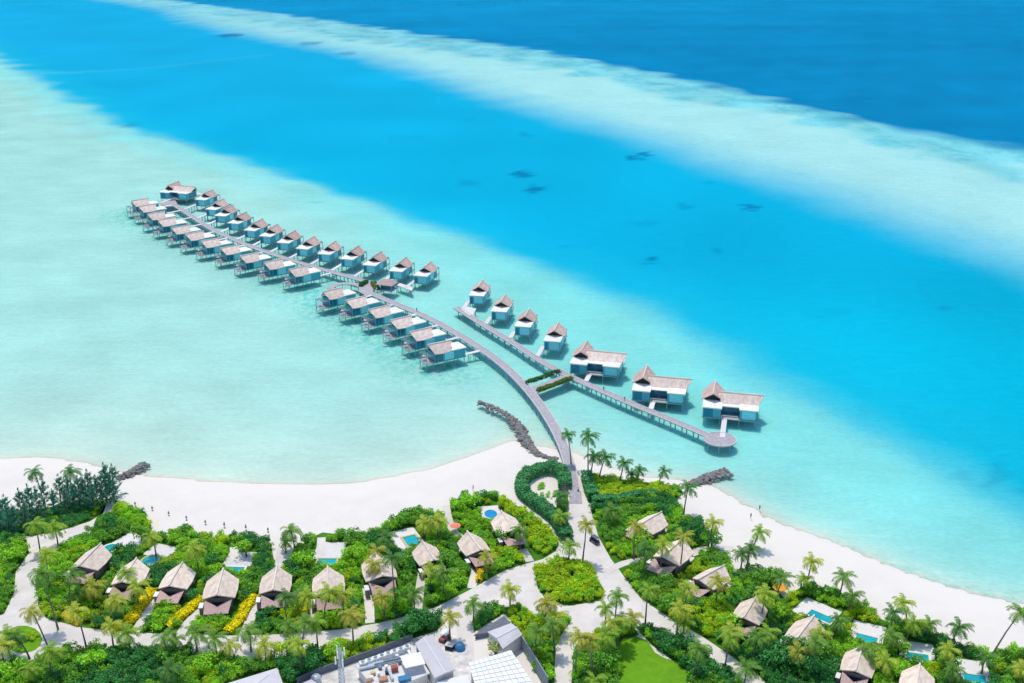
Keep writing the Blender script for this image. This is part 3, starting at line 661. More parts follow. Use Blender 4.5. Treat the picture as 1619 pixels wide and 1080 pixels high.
LV = [  # ridge front px, ridge back px
    ((125, 893), (160, 857), 'leftmost beach villa, its thatched roof beside the round green pool'),
    ((192, 918), (216, 880), 'second thatched beach villa from the left, partly behind a palm'),
    ((267, 924), (289, 886), 'third thatched beach villa from the left, above a yellow hedge'),
    ((342, 941), (353, 899), 'fourth thatched beach villa from the left, by a rectangular pool'),
    ((431, 931), (438, 892), 'fifth thatched beach villa from the left, facing the open sand gap'),
    ((519, 934), (518, 894), 'sixth thatched beach villa from the left, a pool straight behind its roof'),
    ((605, 911), (593, 872), 'seventh thatched beach villa from the left, mostly hidden by palms'),
    ((686, 881), (667, 851), 'eighth thatched beach villa from the left, beside a turquoise pool'),
    ((760, 866), (738, 836), 'thatched beach villa beside the coral parasol'),
    ((812, 835), (792, 805), 'thatched beach villa beside the bright blue round pool'),
    ((1010, 828), (1047, 806), 'thatched beach villa just right of the main path, below the palm row'),
    ((1048, 880), (1082, 850), 'thatched beach villa behind two tall palms, right of the buggy'),
    ((1106, 912), (1146, 890), 'thatched beach villa by the yellow shrubs, right of the path'),
    ((1177, 971), (1196, 940), 'thatched beach villa below the orange parasol'),
    ((1260, 1008), (1288, 971), 'thatched beach villa behind a drooping palm, fourth from the lower right'),
    ((1353, 1056), (1365, 1016), 'thatched beach villa with palm shadow on its roof, lower right'),
    ((1449, 1086), (1455, 1046), 'thatched beach villa cut by the bottom edge, far right')]
lv_foot = []
pv = land_villa(); first = True
ZR = GZ+5.5
for f, b, lab in LV:
    fx, fy = G(*f, ZR); bx, by = G(*b, ZR); o = pv if first else dup(pv); first = False
    a = math.atan2(-(bx-fx), by-fy); L = math.hypot(bx-fx, by-fy)
    k = min(1.12, max(.88, L/11.6)); cx, cy = (fx+bx)/2, (fy+by)/2     # ridge spans -5.2..6.4
    o.location = (cx+math.sin(a)*.6, cy-math.cos(a)*.6, GZ); o.rotation_euler = (0, 0, a); o.scale = (k, k, k)
    tag(o, lab, 'villa', 'thatched beach villas along the shore'); lv_foot.append((o.location.x, o.location.y, a, k))
# pools
pool_foot = []
def pool(px, w, l, rot, label, water='poolwater', rnd=False, coping='tile', terr=None):
    x, y = G(*px, GZ); r = empty('swimming_pool', (x, y, GZ), rot); tag(r, label, 'pool')
    w *= .73; l *= .73
    if rnd:
        c = lambda q: [(q*w/2*math.cos(t*math.pi/12), q*l/2*math.sin(t*math.pi/12)) for t in range(24)]
        outer, inner = c(1.28), c(1.0)
    else:
        outer = [(-w/2-.5, -l/2-.5), (w/2+.5, -l/2-.5), (w/2+.5, l/2+.5), (-w/2-.5, l/2+.5)]; inner = [(-w/2, -l/2), (w/2, -l/2), (w/2, l/2), (-w/2, l/2)]
    n = len(outer); mb = MB()
    mb.add([(a, b, .3) for a, b in outer]+[(a, b, .3) for a, b in inner]+[(a, b, 0) for a, b in outer]+[(a, b, .05) for a, b in inner],
           [f for i in range(n) for f in ((i, (i+1) % n, n+(i+1) % n, n+i), (2*n+i, 2*n+(i+1) % n, (i+1) % n, i), (n+i, n+(i+1) % n, 3*n+(i+1) % n, 3*n+i))])
    mb.build('coping', M[coping], r)
    MB().prism(inner, .06, .17).build('pool_water', M[water], r)
    if terr:
        tx0, tx1, ty0, ty1 = terr; MB().box(tx0, tx1, ty0, ty1, .03, .055).build('terrace', M['deck_pale'], r)
        pool_foot.append((x, y, rot, tx0, tx1, ty0, ty1))
    pool_foot.append((x, y, rot, -w/2-.9, w/2+.9, -l/2-.9, l/2+.9))
pool((174, 868), 5, 6, R(-30), 'round green pool behind the leftmost beach villa', rnd=True, terr=(-2, 6, 2.5, 9))
pool((238, 887), 5.5, 6.5, R(-20), 'round turquoise pool with ochre rim behind the second beach villa', rnd=True, coping='ochre', terr=(-4, 4, 2, 8))
pool((371, 902), 6.5, 3.6, R(-4), 'rectangular turquoise pool on a white terrace by the fourth beach villa', terr=(-4, 3.6, 2.2, 9))
pool((517, 889), 6.6, 3.6, 0, 'rectangular blue green pool directly behind the sixth beach villa', coping='ochre', terr=(-4, 3.8, 1.5, 10))
pool((651, 856), 5, 7, R(25), 'turquoise pool beside the eighth beach villa', coping='ochre', terr=(-5, 3, -4, 7))
pool((776, 814), 5, 6.5, R(10), 'bright blue round pool beside the small thatched villa', 'poolblue', True, terr=(-2.6, 3, -2.4, 5))
pool((1297, 976), 3.4, 8, R(48), 'narrow teal pool behind the villa with the drooping palm', terr=(-2.5, 5.5, -3, 6.5))
pool((1370, 1012), 6.5, 4, R(-25), 'teal pool behind the villa with palm shadow on its roof', terr=(-4, 3.6, 0, 7))
pool((1451, 1040), 6.5, 3.6, R(-15), 'teal pool on a white terrace above the far right villa', terr=(-4, 3.8, 0, 6))
pool((1541, 1074), 6.5, 3.6, R(-12), 'teal pool on a pale terrace at the lower right edge', terr=(-3.6, 3.6, 0, 7))
# ------------------------------------------------------------------ service yard
def roofed(name, label, px, z, h, m, ridge=None, wallm='concrete', cat='building'):
    pts = W(px, z); c = (sum(p[0] for p in pts)/len(pts), sum(p[1] for p in pts)/len(pts)); l = [(x-c[0], y-c[1]) for x, y in pts]
    A = sum(l[i][0]*l[(i+1) % len(l)][1]-l[(i+1) % len(l)][0]*l[i][1] for i in range(len(l)))
    if A < 0: l = l[::-1]
    r = empty(name, (*c, 0)); tag(r, label, cat)
    w_ = [(x*.93, y*.93) for x, y in l]; MB().prism(w_, GZ, z-.3).build('wall', M[wallm], r)
    if ridge:
        a, b = [(x-c[0], y-c[1]) for x, y in W(ridge, z+h)]
        mb = MB(); v = [(x, y, z) for x, y in l]; lo = [(x, y, z-.25) for x, y in l]
        ia = min(range(4), key=lambda i: math.hypot((l[i][0]+l[(i+1) % 4][0])/2-a[0], (l[i][1]+l[(i+1) % 4][1])/2-a[1]))
        i0, i1, i2, i3 = ia, (ia+1) % 4, (ia+2) % 4, (ia+3) % 4
        mb.add(v+lo+[(*a, z+h), (*b, z+h)], [(i0, i1, 8), (i1, i2, 9, 8), (i2, i3, 9), (i3, i0, 8, 9)]+[(i, 4+i, 4+(i+1) % 4, (i+1) % 4) for i in range(4)])
        ro = mb.build('roof', M[m], r); MB().tube([(*a, z+h+.04), (*b, z+h+.04)], .14, 6).build('ridge_cap', M['roof_white'], ro)
    else:
        ro = MB().prism(l, z-.28, z).build('roof', M[m], r)
    return r, l, c
roofed('service_building', 'long low building with pale grey pitched roof in the service yard', [(656, 1017), (684, 1003), (719, 1059), (687, 1072)], 5., .9, 'roof_grey', [(669, 1008), (704, 1064)])
roofed('service_building', 'small pale grey roofed building beside the flowering tree', [(771, 999), (808, 985), (826, 1003), (795, 1026)], 5., .8, 'roof_grey', [(785, 1009), (818, 992)])
roofed('service_building', 'low roof behind the small grey roof, shade put into its dark blue colour', [(749, 1004), (796, 974), (808, 985), (771, 1000)], 2.6, 0, 'fence', None, 'fence')  # stands for a shaded gap, its shade put into the dark colour
r4, l4, c4 = roofed('service_building', 'flat white panelled roof at the bottom centre', [(741, 1048), (808, 1028), (850, 1092), (756, 1100)], 5.2, 0, 'roof_white')
roofed('service_building', 'light grey pitched roof cut by the bottom edge, left of the mast', [(361, 1080), (438, 1056), (452, 1092), (372, 1112)], 5.5, 1.0, 'roof_grey', [(424, 1067), (392, 1092)])
roofed('service_building', 'pale lean-to roof between the white panelled roof and the long grey roof', [(690, 1078), (738, 1066), (748, 1090), (700, 1098)], 4., 0, 'roof_white')
# panel joints on the white roof: shallow dark battens
mb = MB(); A4 = Vector((l4[0][0], l4[0][1], 0)); ps4 = [Vector((*p, 5.2)) for p in [(x-c4[0], y-c4[1]) for x, y in W([(741, 1048), (808, 1028), (850, 1092), (756, 1100)], 5.2)]]
for k in range(1, 9):
    t = k/9; a = ps4[0].lerp(ps4[1], t); b = ps4[3].lerp(ps4[2], t); mb.tube([a+Vector((0, 0, .02)), b+Vector((0, 0, .02))], .09, 4)
    a = ps4[0].lerp(ps4[3], t); b = ps4[1].lerp(ps4[2], t); mb.tube([a+Vector((0, 0, .02)), b+Vector((0, 0, .02))], .09, 4)
mb.build('roof_battens', M['metal'], r4)
rt, lt, ct = roofed('service_building', 'flat plant terrace crowded with cooling units beside the mast', [(562, 1052), (651, 1020), (680, 1064), (600, 1098)], 4.2, 0, 'concrete')
def wall_line(name, label, px, h, m, cat, th=.25):
    pl = W(px, GZ); c = pl[0]; mb = MB(); strip_mesh(mb, [(x-c[0], y-c[1]) for x, y in pl], th/2, -th/2, 0, h); o = mb.build(name, M[m]); o.location = (*c, GZ); tag(o, label, cat); return o
wall_line('boundary_fence', 'dark boundary fence between the shrubs and the service yard', [(470, 1082), (500, 1068), (560, 1047), (612, 1028), (652, 1012)], 1.7, 'fence', 'fence', .3)
wf = wall_line('boundary_fence', 'grey blue fence along the right side of the white panelled roof', [(817, 1014), (838, 1046), (866, 1092)], 3.6, 'fence_grey', 'fence')
TZc = 4.2
def on_terrace(u, v): return (*G(u, v, TZc), TZc)
for k in range(8):
    t = k/7; u, v = 574+t*70, 1054-t*25
    r = empty('cooling_unit', on_terrace(u, v), R(20)); tag(r, '%s white cooling unit from the left along the terrace edge' % ordn(k+1), 'cooling unit', 'cooling units on the plant terrace')
    MB().box(-.75, .75, -.55, .55, 0, 1.3).build('casing', M['white'], r); MB().lathe([(.45, 1.302), (.45, 1.38), (.1, 1.42)], 10).build('fan_guard', M['fence_grey'], r)
mb = MB(); mb.tube([(-6, -2.6, .5), (6, 1.9, .5)], .28, 8); mb.tube([(-6, -3.3, .4), (6, 1.2, .4)], .2, 8)
o = mb.build('pipe_run', M['fence_grey']); o.location = on_terrace(614, 1046); tag(o, 'dark twin pipes running behind the cooling units', 'pipes')
def crate(u, v, w, l, h, rot, m, label, cat, nm):
    w *= .72; l *= .72; h *= .8
    r = empty(nm, on_terrace(u, v), R(rot)); tag(r, label, cat)
    MB().box(-w/2, w/2, -l/2, l/2, .12, h).build('body', M[m], r); MB().box(-w/2-.08, w/2+.08, -l/2-.08, l/2+.08, h+.002, h+.12).build('lid', M[m], r)
    mb = MB()
    for sx in (-1, 1): mb.box(sx*w*.4-.08, sx*w*.4+.08, -l/2, l/2, 0, .118)
    mb.build('skid', M['black'], r)
crate(624, 1061, 1.9, 1.5, 1.5, 20, 'red', 'dark red machine housing in the middle of the plant terrace', 'machine', 'machine_housing')
crate(606, 1076, 2.6, 1.6, .7, 20, 'rust', 'rust orange flat crate at the near edge of the terrace', 'crate', 'crate')
crate(590, 1067, 1.2, 1.0, .9, 35, 'ochre', 'ochre crate beside the rusty crate', 'crate', 'crate')
crate(583, 1079, 1.5, 1.0, .8, 15, 'rust', 'small brownish crate nearest the mast', 'crate', 'crate')
crate(612, 1066, 1.0, .8, .7, 10, 'black', 'black box between the red machine and the rusty crate', 'box', 'box')
crate(601, 1058, .9, .9, .8, 25, 'fence_grey', 'small grey box behind the ochre crate', 'box', 'box')
crate(632, 1050, .9, .7, 1.1, 25, 'fence_grey', 'narrow grey cabinet at the edge of the white canopy', 'cabinet', 'cabinet')
crate(640, 1076, 3.6, 2.0, .9, 20, 'blue', 'wide dark blue container below the white canopy', 'container', 'container')
for q, (u, v, a, m_, lab) in enumerate(((580, 1058, 20, 'metal', 'galvanised duct run at the left end of the plant terrace'), (594, 1052, 20, 'metal', 'galvanised duct behind the ochre crate'), (618, 1070, 110, 'metal', 'galvanised duct between the red machine and the blue container'), (646, 1032, 110, 'white', 'white duct at the top corner of the plant terrace'))):
    r = empty('duct', on_terrace(u, v), R(a)); tag(r, lab, 'duct'); MB().box(-1.7, 1.7, -.3, .3, .25, .75).build('duct_body', M[m_], r)
    mb = MB()
    for sx in (-1.3, 1.3): mb.box(sx-.06, sx+.06, -.25, .25, 0, .248)
    mb.build('support', M['black'], r)
for q, (u, v, lab) in enumerate(((588, 1075, 'small white vent cowl near the mast end of the terrace'), (611, 1058, 'small white vent cowl left of the red machine'), (628, 1041, 'small white vent cowl behind the white canopy'), (599, 1069, 'small white vent cowl between the crates'))):
    r = empty('vent_cowl', on_terrace(u, v)); tag(r, lab, 'vent'); MB().lathe([(.22, 0), (.22, .8)], 8).build('stack', M['metal'], r); MB().lathe([(.45, .78), (.42, .95), (.05, 1.1)], 10).build('cowl', M['white'], r)
r = empty('water_tank', (*G(500, 1080, GZ), GZ)); tag(r, 'pale blue water tank left of the mast, inside the fence', 'tank'); MB().lathe([(1.1, .3), (1.15, .8), (1.1, 1.7), (.7, 2.1), (.3, 2.2)], 16).build('tank_body', M['metal'], r); MB().lathe([(1.3, 0), (1.3, .29)], 12).build('plinth', M['concrete'], r)
roofed('service_building', 'low pale shed roof between the mast and the pitched roof at the bottom edge', [(470, 1084), (492, 1074), (512, 1086), (488, 1098)], 3.2, 0, 'roof_grey')
r = empty('canopy', on_terrace(653, 1056), R(20)); tag(r, 'flat white canopy on posts at the right of the plant terrace', 'canopy')
MB().box(-2.3, 2.3, -2.2, 2.2, 2.0, 2.15).build('canopy_sheet', M['roof_white'], r)
for sx in (-2, 2):
    for sy in (-1.9, 1.9): MB().box(sx-.07, sx+.07, sy-.07, sy+.07, 0, 1.998).build('post', M['metal'], r)
# mast
mx, my = G(541, 1092, GZ); r = empty('antenna_mast', (mx, my, GZ)); tag(r, 'pale lattice antenna mast with white panels above the service yard', 'mast')
mb = MB(); L3 = [Vector((.75*math.cos(a), .75*math.sin(a), 0)) for a in (.5, 2.6, 4.7)]
HT = 11.
for p in L3: mb.tube([p, p*.55+Vector((0, 0, HT))], [.11, .08], 6)
for k in range(10):
    z0, z1 = HT*k/10, HT*(k+1)/10
    for i in range(3):
        a, b = L3[i], L3[(i+1) % 3]; s0, s1 = 1-.45*k/10, 1-.45*(k+1)/10
        mb.tube([a*s0+Vector((0, 0, z0)), b*s1+Vector((0, 0, z1))], .045, 4); mb.tube([a*s0+Vector((0, 0, z0)), b*s0+Vector((0, 0, z0))], .045, 4)
mb.build('lattice', M['metal'], r)
for k, (a, z) in enumerate(((.3, 9.2), (2.3, 9.4), (4.4, 9.1), (1.2, 7.4), (3.4, 7.2), (5.4, 6.8))):
    MB().box(-.17, .17, -.1, .1, 0, 1.9, a, (1.0*math.cos(a), 1.0*math.sin(a), z)).build('antenna_panel', M['white'], r)
MB().tube([(0, 0, HT), (0, 0, HT+1.8)], .06, 6).build('lightning_rod', M['metal'], r)
mb = MB(); mb.lathe([(.5, 5.2), (.46, 5.4), (.1, 5.6)], 12, (.75, -.3, 0)); mb.build('dish', M['white'], r)
# parked things right of the long grey roof
r = empty('utility_cart', (*G(703, 1012, GZ), GZ), R(60)); tag(r, 'red utility cart with a white cover beside the long grey roof', 'cart')
MB().box(-1.4, 1.4, -.75, .75, .45, 1.0).build('body', M['red'], r); MB().box(-.6, 1.5, -.85, .85, 1.85, 1.95).build('canopy', M['roof_white'], r)
for sx in (-.5, 1.4):
    for sy in (-.7, .7): MB().box(sx-.04, sx+.04, sy-.04, sy+.04, 1.002, 1.848).build('post', M['metal'], r)
for sx in (-.9, .9):
    for sy in (-.8, .8):
        mb = MB(); mb.tube([(sx, sy-.12, .4), (sx, sy+.12, .4)], .4, 12); mb.build('wheel', M['black'], r)
r = empty('tarpaulin_stack', (*G(727, 1026, GZ), GZ), R(10)); tag(r, 'stack of goods under a blue tarpaulin beside the service path', 'stack')
mb = MB(); mb.lathe([(1.35, 0), (1.25, .9), (.8, 1.4), (.15, 1.6)], 9); mb.build('tarpaulin', M['blue'], r)
r = empty('crate', (*G(711, 1026, GZ), GZ), R(-20)); tag(r, 'dark crate between the red cart and the blue tarpaulin', 'crate')
MB().box(-.9, .9, -.7, .7, 0, 1.2).build('body', M['black'], r); MB().box(-1, 1, -.8, .8, 1.202, 1.3).build('lid', M['concrete'], r)
# ------------------------------------------------------------------ beach furniture, buggy, people
def parasol(px, m, label, rad=1.5, h=2.5):
    r = empty('parasol', (*G(*px, GZ), GZ)); tag(r, label, 'parasol')
    mb = MB(); mb.lathe([(rad, h-.7), (rad*.98, h-.66), (rad*.5, h-.25), (.04, h)], 8); mb.build('canopy', M[m], r)
    MB().tube([(0, 0, 0), (0, 0, h-.3)], .05, 6).build('pole', M['deck_pale'], r); MB().lathe([(.35, 0), (.35, .12), (.1, .16)], 8).build('base', M['concrete'], r)
parasol((720, 840), 'coral', 'coral red parasol beside a thatched beach villa', 1.6)
parasol((1232, 938), 'orange', 'orange parasol at the edge of the east beach', 1.9)
folded = [(214, 800), (241, 807), (267, 815), (295, 822), (325, 829), (355, 834), (389, 838), (424, 841), (335, 857)]
pf = None
for k, p in enumerate(folded):
    if pf is None:
        pf = empty('folded_parasol', (0, 0, GZ)); MB().lathe([(.3, .7), (.38, .8), (.3, 1.4), (.07, 1.9)], 8).build('folded_canopy', M['parasol'], pf); MB().tube([(0, 0, 0), (0, 0, .75)], .05, 6).build('pole', M['pile'], pf)
        MB().lathe([(.4, 0), (.4, .12), (.1, .16)], 8).build('base', M['concrete'], pf); o = pf
    else: o = dup(pf)
    o.location = (*G(*p, GZ), GZ); o.scale = (.75, .75, .95 if k in (5, 6) else .75)
    tag(o, '%s dark folded parasol from the left in the row on the white beach' % ordn(k+1) if k < 8 else 'dark folded parasol standing by the shrub edge, inland of the row', 'parasol', 'folded parasols on the beach')
bx, by = G(940, 858, GZ); r = empty('buggy', (bx, by, GZ), R(125)); tag(r, 'dark buggy with a flat roof driving on the sandy main path', 'buggy')
mb = MB(); mb.prism([(-1.6, -.62), (1.45, -.62), (1.7, -.4), (1.7, .4), (1.45, .62), (-1.6, .62)], .35, .75); mb.box(.95, 1.6, -.55, .55, .752, 1.0); mb.build('body', M['buggy'], r)
MB().box(-1.5, 1.0, -.66, .66, 1.9, 1.98).build('roof', M['buggy'], r)
for x in (-.9, .1): mb = MB(); mb.box(x-.3, x+.25, -.55, .55, .752, .95); mb.box(x-.35, x-.22, -.55, .55, .952, 1.4); mb.build('seat', M['cloth_dark'], r)
for x in (-1.4, .92):
    for y in (-.6, .6): MB().tube([(x, y, .752), (x, y, 1.898)], .035, 5).build('roof_post', M['black'], r)
for x in (-1.1, 1.15):
    for y in (-.62, .62): MB().tube([(x, y-.1, .3), (x, y+.1, .3)], .3, 12).build('wheel', M['black'], r)
MB().box(.98, 1.0, -.55, .55, 1.01, 1.85).build('windscreen', M['glass'], r)
def person(loc, rz, label, top, bottom, step=.12):
    """one continuous skinned body, clothing as thin shells"""
    me = bpy.data.meshes.new('person'); bm = bmesh.new(); sk = bm.verts.layers.skin.verify()
    J = {'pel': ((0, 0, .93), .14), 'wai': ((0, 0, 1.08), .125), 'che': ((0, .01, 1.28), .15), 'nec': ((0, .01, 1.46), .055), 'chin': ((0, .02, 1.54), .075), 'head': ((0, .02, 1.64), .10), 'crown': ((0, .01, 1.72), .07)}
    for s, q in ((-1, 'l'), (1, 'r')):
        J.update({'sh'+q: ((s*.17, .01, 1.40), .065), 'el'+q: ((s*.23, -.02-s*.03, 1.14), .045), 'wr'+q: ((s*.23, .08-s*.05, .92), .033), 'ha'+q: ((s*.225, .11-s*.05, .83), .035),
                  'hi'+q: ((s*.10, 0, .88), .095), 'kn'+q: ((s*.105, s*step*.7+.03, .48), .06), 'an'+q: ((s*.105, s*step*1.4-.03, .08), .042), 'to'+q: ((s*.11, s*step*1.4+.13, .035), .034)})
    V = {}
    for k, (p, rd) in J.items(): v = bm.verts.new(p); v[sk].radius = (rd, rd*.85); V[k] = v
    V['pel'][sk].use_root = True
    E = [('pel', 'wai'), ('wai', 'che'), ('che', 'nec'), ('nec', 'chin'), ('chin', 'head'), ('head', 'crown')]
    for q in 'lr': E += [('che', 'sh'+q), ('sh'+q, 'el'+q), ('el'+q, 'wr'+q), ('wr'+q, 'ha'+q), ('pel', 'hi'+q), ('hi'+q, 'kn'+q), ('kn'+q, 'an'+q), ('an'+q, 'to'+q)]
    for a, b in E: bm.edges.new((V[a], V[b]))
    bm.to_mesh(me); bm.free(); me.materials.append(M['skin'])
    o = link('person', me); o.location = loc; o.rotation_euler = (0, 0, rz); tag(o, label, 'person')
    o.modifiers.new('skin', 'SKIN'); o.modifiers.new('sub', 'SUBSURF').levels = 1
    MB().lathe([(.17, .95), (.175, 1.05), (.205, 1.3), (.19, 1.42), (.07, 1.485)], 12).build('shirt', M[top], o)
    mb = MB(); mb.lathe([(.16, .80), (.185, .90), (.175, 1.0)], 12)
    for s in (-1, 1): mb.tube([(s*.10, 0, .9), (s*.108, s*step*.5+.02, .55)], [.125, .10], 8)
    mb.build('shorts', M[bottom], o)
    MB().lathe([(.075, 1.6), (.115, 1.66), (.10, 1.74), (.03, 1.78)], 10, (0, -.01, 0)).build('hair', M['hair'], o)
person((*G(1187, 819, .8), .62), 1.0, 'person in dark clothes walking on the dry sand of the east beach', 'cloth_dark', 'cloth_dark')
person((*G(1201, 806, .3), .1), 1.3, 'person in dark clothes standing at the edge of the sea on the east beach', 'cloth_dark', 'cloth_dark')
person((*G(954.5, 617.5, DZ), DZ), .9, 'person in dark clothes walking on the east jetty by the first big villa', 'cloth_dark', 'cloth_dark')
person((*G(987.5, 634, DZ), DZ), .9, 'person in dark clothes on the east jetty before the middle big villa', 'cloth_dark', 'buggy')
person((*G(659, 492.5, DZ), DZ), .6, 'person in dark clothes on the main jetty by the near villas', 'cloth_dark', 'cloth_dark')
person((*G(914, 781, GZ), GZ), 0, 'person in dark clothes on the sandy path where the jetty lands', 'cloth_dark', 'cloth_dark')
person((*G(748, 775, GZ), GZ), 2.5, 'person in pale clothes standing on the white beach above the shrubs', 'cloth_pale', 'cloth_pale')
for p_ in ((720, 840), (1232, 936), (1228, 944)): pool_foot.append((*G(*p_, GZ), 0., -2.2, 2.2, -2.6, 2.2))
# ------------------------------------------------------------------ planting: beds
BEDS = {
 'west': [(-40, 845), (42, 853), (46, 874), (25, 904), (22, 938), (8, 968), (-40, 996)],
 'casuarina': [(-40, 822), (0, 816), (60, 806), (110, 796), (180, 788), (190, 796), (168, 808), (142, 824), (100, 838), (50, 848), (-40, 843)],
 'villas': [(60, 926), (66, 886), (90, 870), (140, 848), (152, 820), (166, 800), (182, 790), (195, 802), (225, 812), (238, 826), (240, 848), (262, 848), (285, 840), (300, 838), (318, 850), (350, 849), (395, 847), (428, 860), (433, 884),
            (447, 894), (462, 886), (468, 868), (492, 850), (510, 842), (545, 846), (570, 848), (592, 842), (612, 828), (640, 815), (680, 810), (702, 812), (706, 832), (728, 850), (716, 822), (708, 803), (730, 786), (775, 780), (798, 789), (832, 808), (862, 832), (884, 858), (878, 872),
            (858, 884), (802, 900), (776, 914), (740, 934), (690, 960), (650, 972), (600, 985), (540, 995), (480, 1000), (440, 1003), (370, 1005), (300, 1003), (200, 1000), (130, 992), (100, 985), (74, 978), (60, 958)],
 'south': [(-40, 1050), (40, 1050), (100, 1034), (140, 1029), (200, 1025), (260, 1028), (330, 1038), (400, 1049), (440, 1039), (490, 1031), (536, 1016), (576, 1012), (620, 1003), (656, 985), (690, 977), (704, 985), (690, 998), (652, 1010), (610, 1026), (560, 1045), (500, 1066), (470, 1080), (445, 1086), (440, 1056), (360, 1080), (350, 1200), (-60, 1200)],
 'roundabout': [(36+31*math.cos(t*.4488), 1011+22*math.sin(t*.4488)) for t in range(14)],
 'teardrop': [(845, 903), (870, 891), (905, 886), (935, 900), (957, 935), (949, 950), (900, 958), (866, 952), (850, 930)],
 'court': [(842, 768), (858, 762), (880, 765), (884, 785), (878, 806), (862, 798), (845, 784)],
 'shore': [(925, 760), (938, 752), (1000, 760), (1070, 768), (1080, 778), (1068, 792), (1030, 782), (930, 795)],
 'east': [(934, 806), (965, 794), (1030, 784), (1068, 794), (1084, 820), (1110, 828), (1128, 848), (1120, 862), (1092, 868), (1096, 880), (1130, 868), (1150, 880), (1158, 908), (1172, 910), (1200, 905), (1224, 902), (1228, 930), (1240, 946), (1268, 930), (1300, 932), (1330, 942), (1368, 960),
          (1395, 980), (1425, 988), (1450, 988), (1475, 1000), (1510, 1020), (1550, 1034), (1600, 1030), (1680, 1035), (1690, 1200), (1300, 1200), (1205, 1072), (1160, 1040), (1110, 1006), (1062, 980), (1012, 945), (987, 912), (966, 884), (946, 848)],
 'centre': [(748, 978), (760, 963), (795, 960), (826, 959), (850, 977), (886, 972), (904, 980), (886, 1006), (878, 1022), (876, 1110), (862, 1090), (838, 1048), (818, 1016), (808, 980), (796, 970), (749, 1000)],
 'lawn_left': [(907, 1026), (928, 1016), (940, 1002), (1000, 988), (1010, 1004), (980, 1017), (978, 1200), (896, 1200)],
 'lawn_right': [(1004, 990), (1030, 992), (1080, 1014), (1120, 1042), (1180, 1090), (1250, 1200), (1096, 1200), (1086, 1062), (1060, 1042), (1030, 1020)]}
BW = {k: W(v, GZ) for k, v in BEDS.items()}
M['soil'] = mat('leaf_litter', (.06, .19, .015), .95, .5, .5, 6, .1)
for k, v in BEDS.items():
    if k == 'court': continue
    o = sheet('ground_cover', v, GZ+.032, M['lawn'] if k == 'roundabout' else M['soil'], 'stuff')
# narrow sandy access paths between the villas, left free of planting
ACC = [W(p, GZ) for p in ([(212, 1002), (226, 980), (238, 958), (254, 944)], [(285, 1003), (300, 980), (326, 958)], [(385, 1004), (394, 985), (402, 960), (414, 948)], [(484, 1001), (489, 975), (496, 955)], [(585, 985), (584, 955), (580, 930)],
       [(660, 965), (664, 930), (668, 905)], [(745, 930), (752, 905), (752, 890)], [(838, 888), (826, 868)], [(150, 828), (100, 845), (50, 862)], [(958, 905), (985, 890), (1020, 884)], [(1098, 872), (1135, 866), (1160, 868)], [(705, 800), (712, 835), (730, 852)],
       [(176, 790), (170, 812)], [(447, 860), (440, 900)], [(508, 850), (508, 880)], [(370, 865), (372, 885)])]
sheet('path', [(140, 826), (100, 842), (52, 860), (60, 872), (104, 854), (150, 834)], GZ+.05, M['path'], 'structure')
YEL = [W(p, GZ) for p in ([(178, 996), (204, 986), (222, 960), (242, 934)], [(264, 993), (292, 972), (318, 949)], [(361, 1001), (379, 984), (391, 957), (405, 945)], [(476, 992), (481, 958)], [(103, 974), (130, 988)], [(758, 902), (756, 922)])]
ZONES = [  # u, v, radius m, class
 (140, 968, 8, 'olive'), (470, 970, 6, 'lime'), (850, 860, 12, 'lime'), (820, 800, 9, 'lime'), (905, 920, 16, 'lime'), (560, 1018, 12, 'lime'), (1000, 765, 14, 'lime'), (1100, 890, 6, 'yellow'), (1090, 900, 6, 'lime'), (1060, 935, 6, 'olive'),
 (975, 895, 4, 'lime'), (982, 900, 3, 'orange'), (920, 1008, 3, 'orange'), (930, 1010, 4, 'lime'), (1340, 985, 7, 'lime'), (1390, 1010, 5, 'olive'), (1475, 1045, 6, 'lime'), (1560, 1062, 5, 'olive'), (1250, 965, 7, 'lime'), (760, 830, 8, 'bright'), (1145, 985, 9, 'lime'),
 (650, 1000, 9, 'deep'), (110, 800, 16, 'deep'), (20, 815, 18, 'deep'), (200, 1065, 10, 'deep'), (1060, 1015, 9, 'deep'), (1120, 1050, 8, 'deep'), (1230, 1055, 14, 'deep'), (1240, 1030, 8, 'deep'), (940, 1045, 8, 'mid'), (630, 830, 8, 'mid'),
 (1040, 800, 6, 'deep'), (960, 803, 5, 'deep'), (1100, 845, 6, 'deep'), (850, 990, 9, 'lime'), (868, 1060, 8, 'bright'), (180, 800, 7, 'lime'), (100, 1000, 6, 'lime'), (1030, 920, 6, 'mid'), (45, 1010, 3, 'lime'), (475, 1060, 8, 'deep'), (1505, 1040, 5, 'deep'), (1200, 915, 5, 'mid'),
 (1230, 912, 4, 'bright'), (1130, 880, 5, 'mid'), (880, 975, 5, 'bright'), (905, 1000, 4, 'bright'), (748, 908, 1.6, 'yellow'), (765, 900, 1.6, 'orange')]
ZW = [(*G(u, v, GZ), r, c) for u, v, r, c in ZONES]
TINT = {'bright': (.36, .69, .035), 'mid': (.20, .48, .045), 'deep': (.07, .32, .06), 'lime': (.52, .71, .02), 'olive': (.34, .50, .03), 'yellow': (.92, .78, .0), 'orange': (.92, .46, .01)}
CNAME = {'bright': 'bright green', 'mid': 'mid green', 'deep': 'dark green', 'lime': 'yellow green', 'olive': 'olive green', 'yellow': 'yellow', 'orange': 'orange flowering'}
def in_rect(x, y, X0, Y0, a, x0, x1, y0, y1):
    dx, dy = x-X0, y-Y0; c, s = math.cos(a), math.sin(a); lx, ly = dx*c+dy*s, -dx*s+dy*c
    return x0 < lx < x1 and y0 < ly < y1
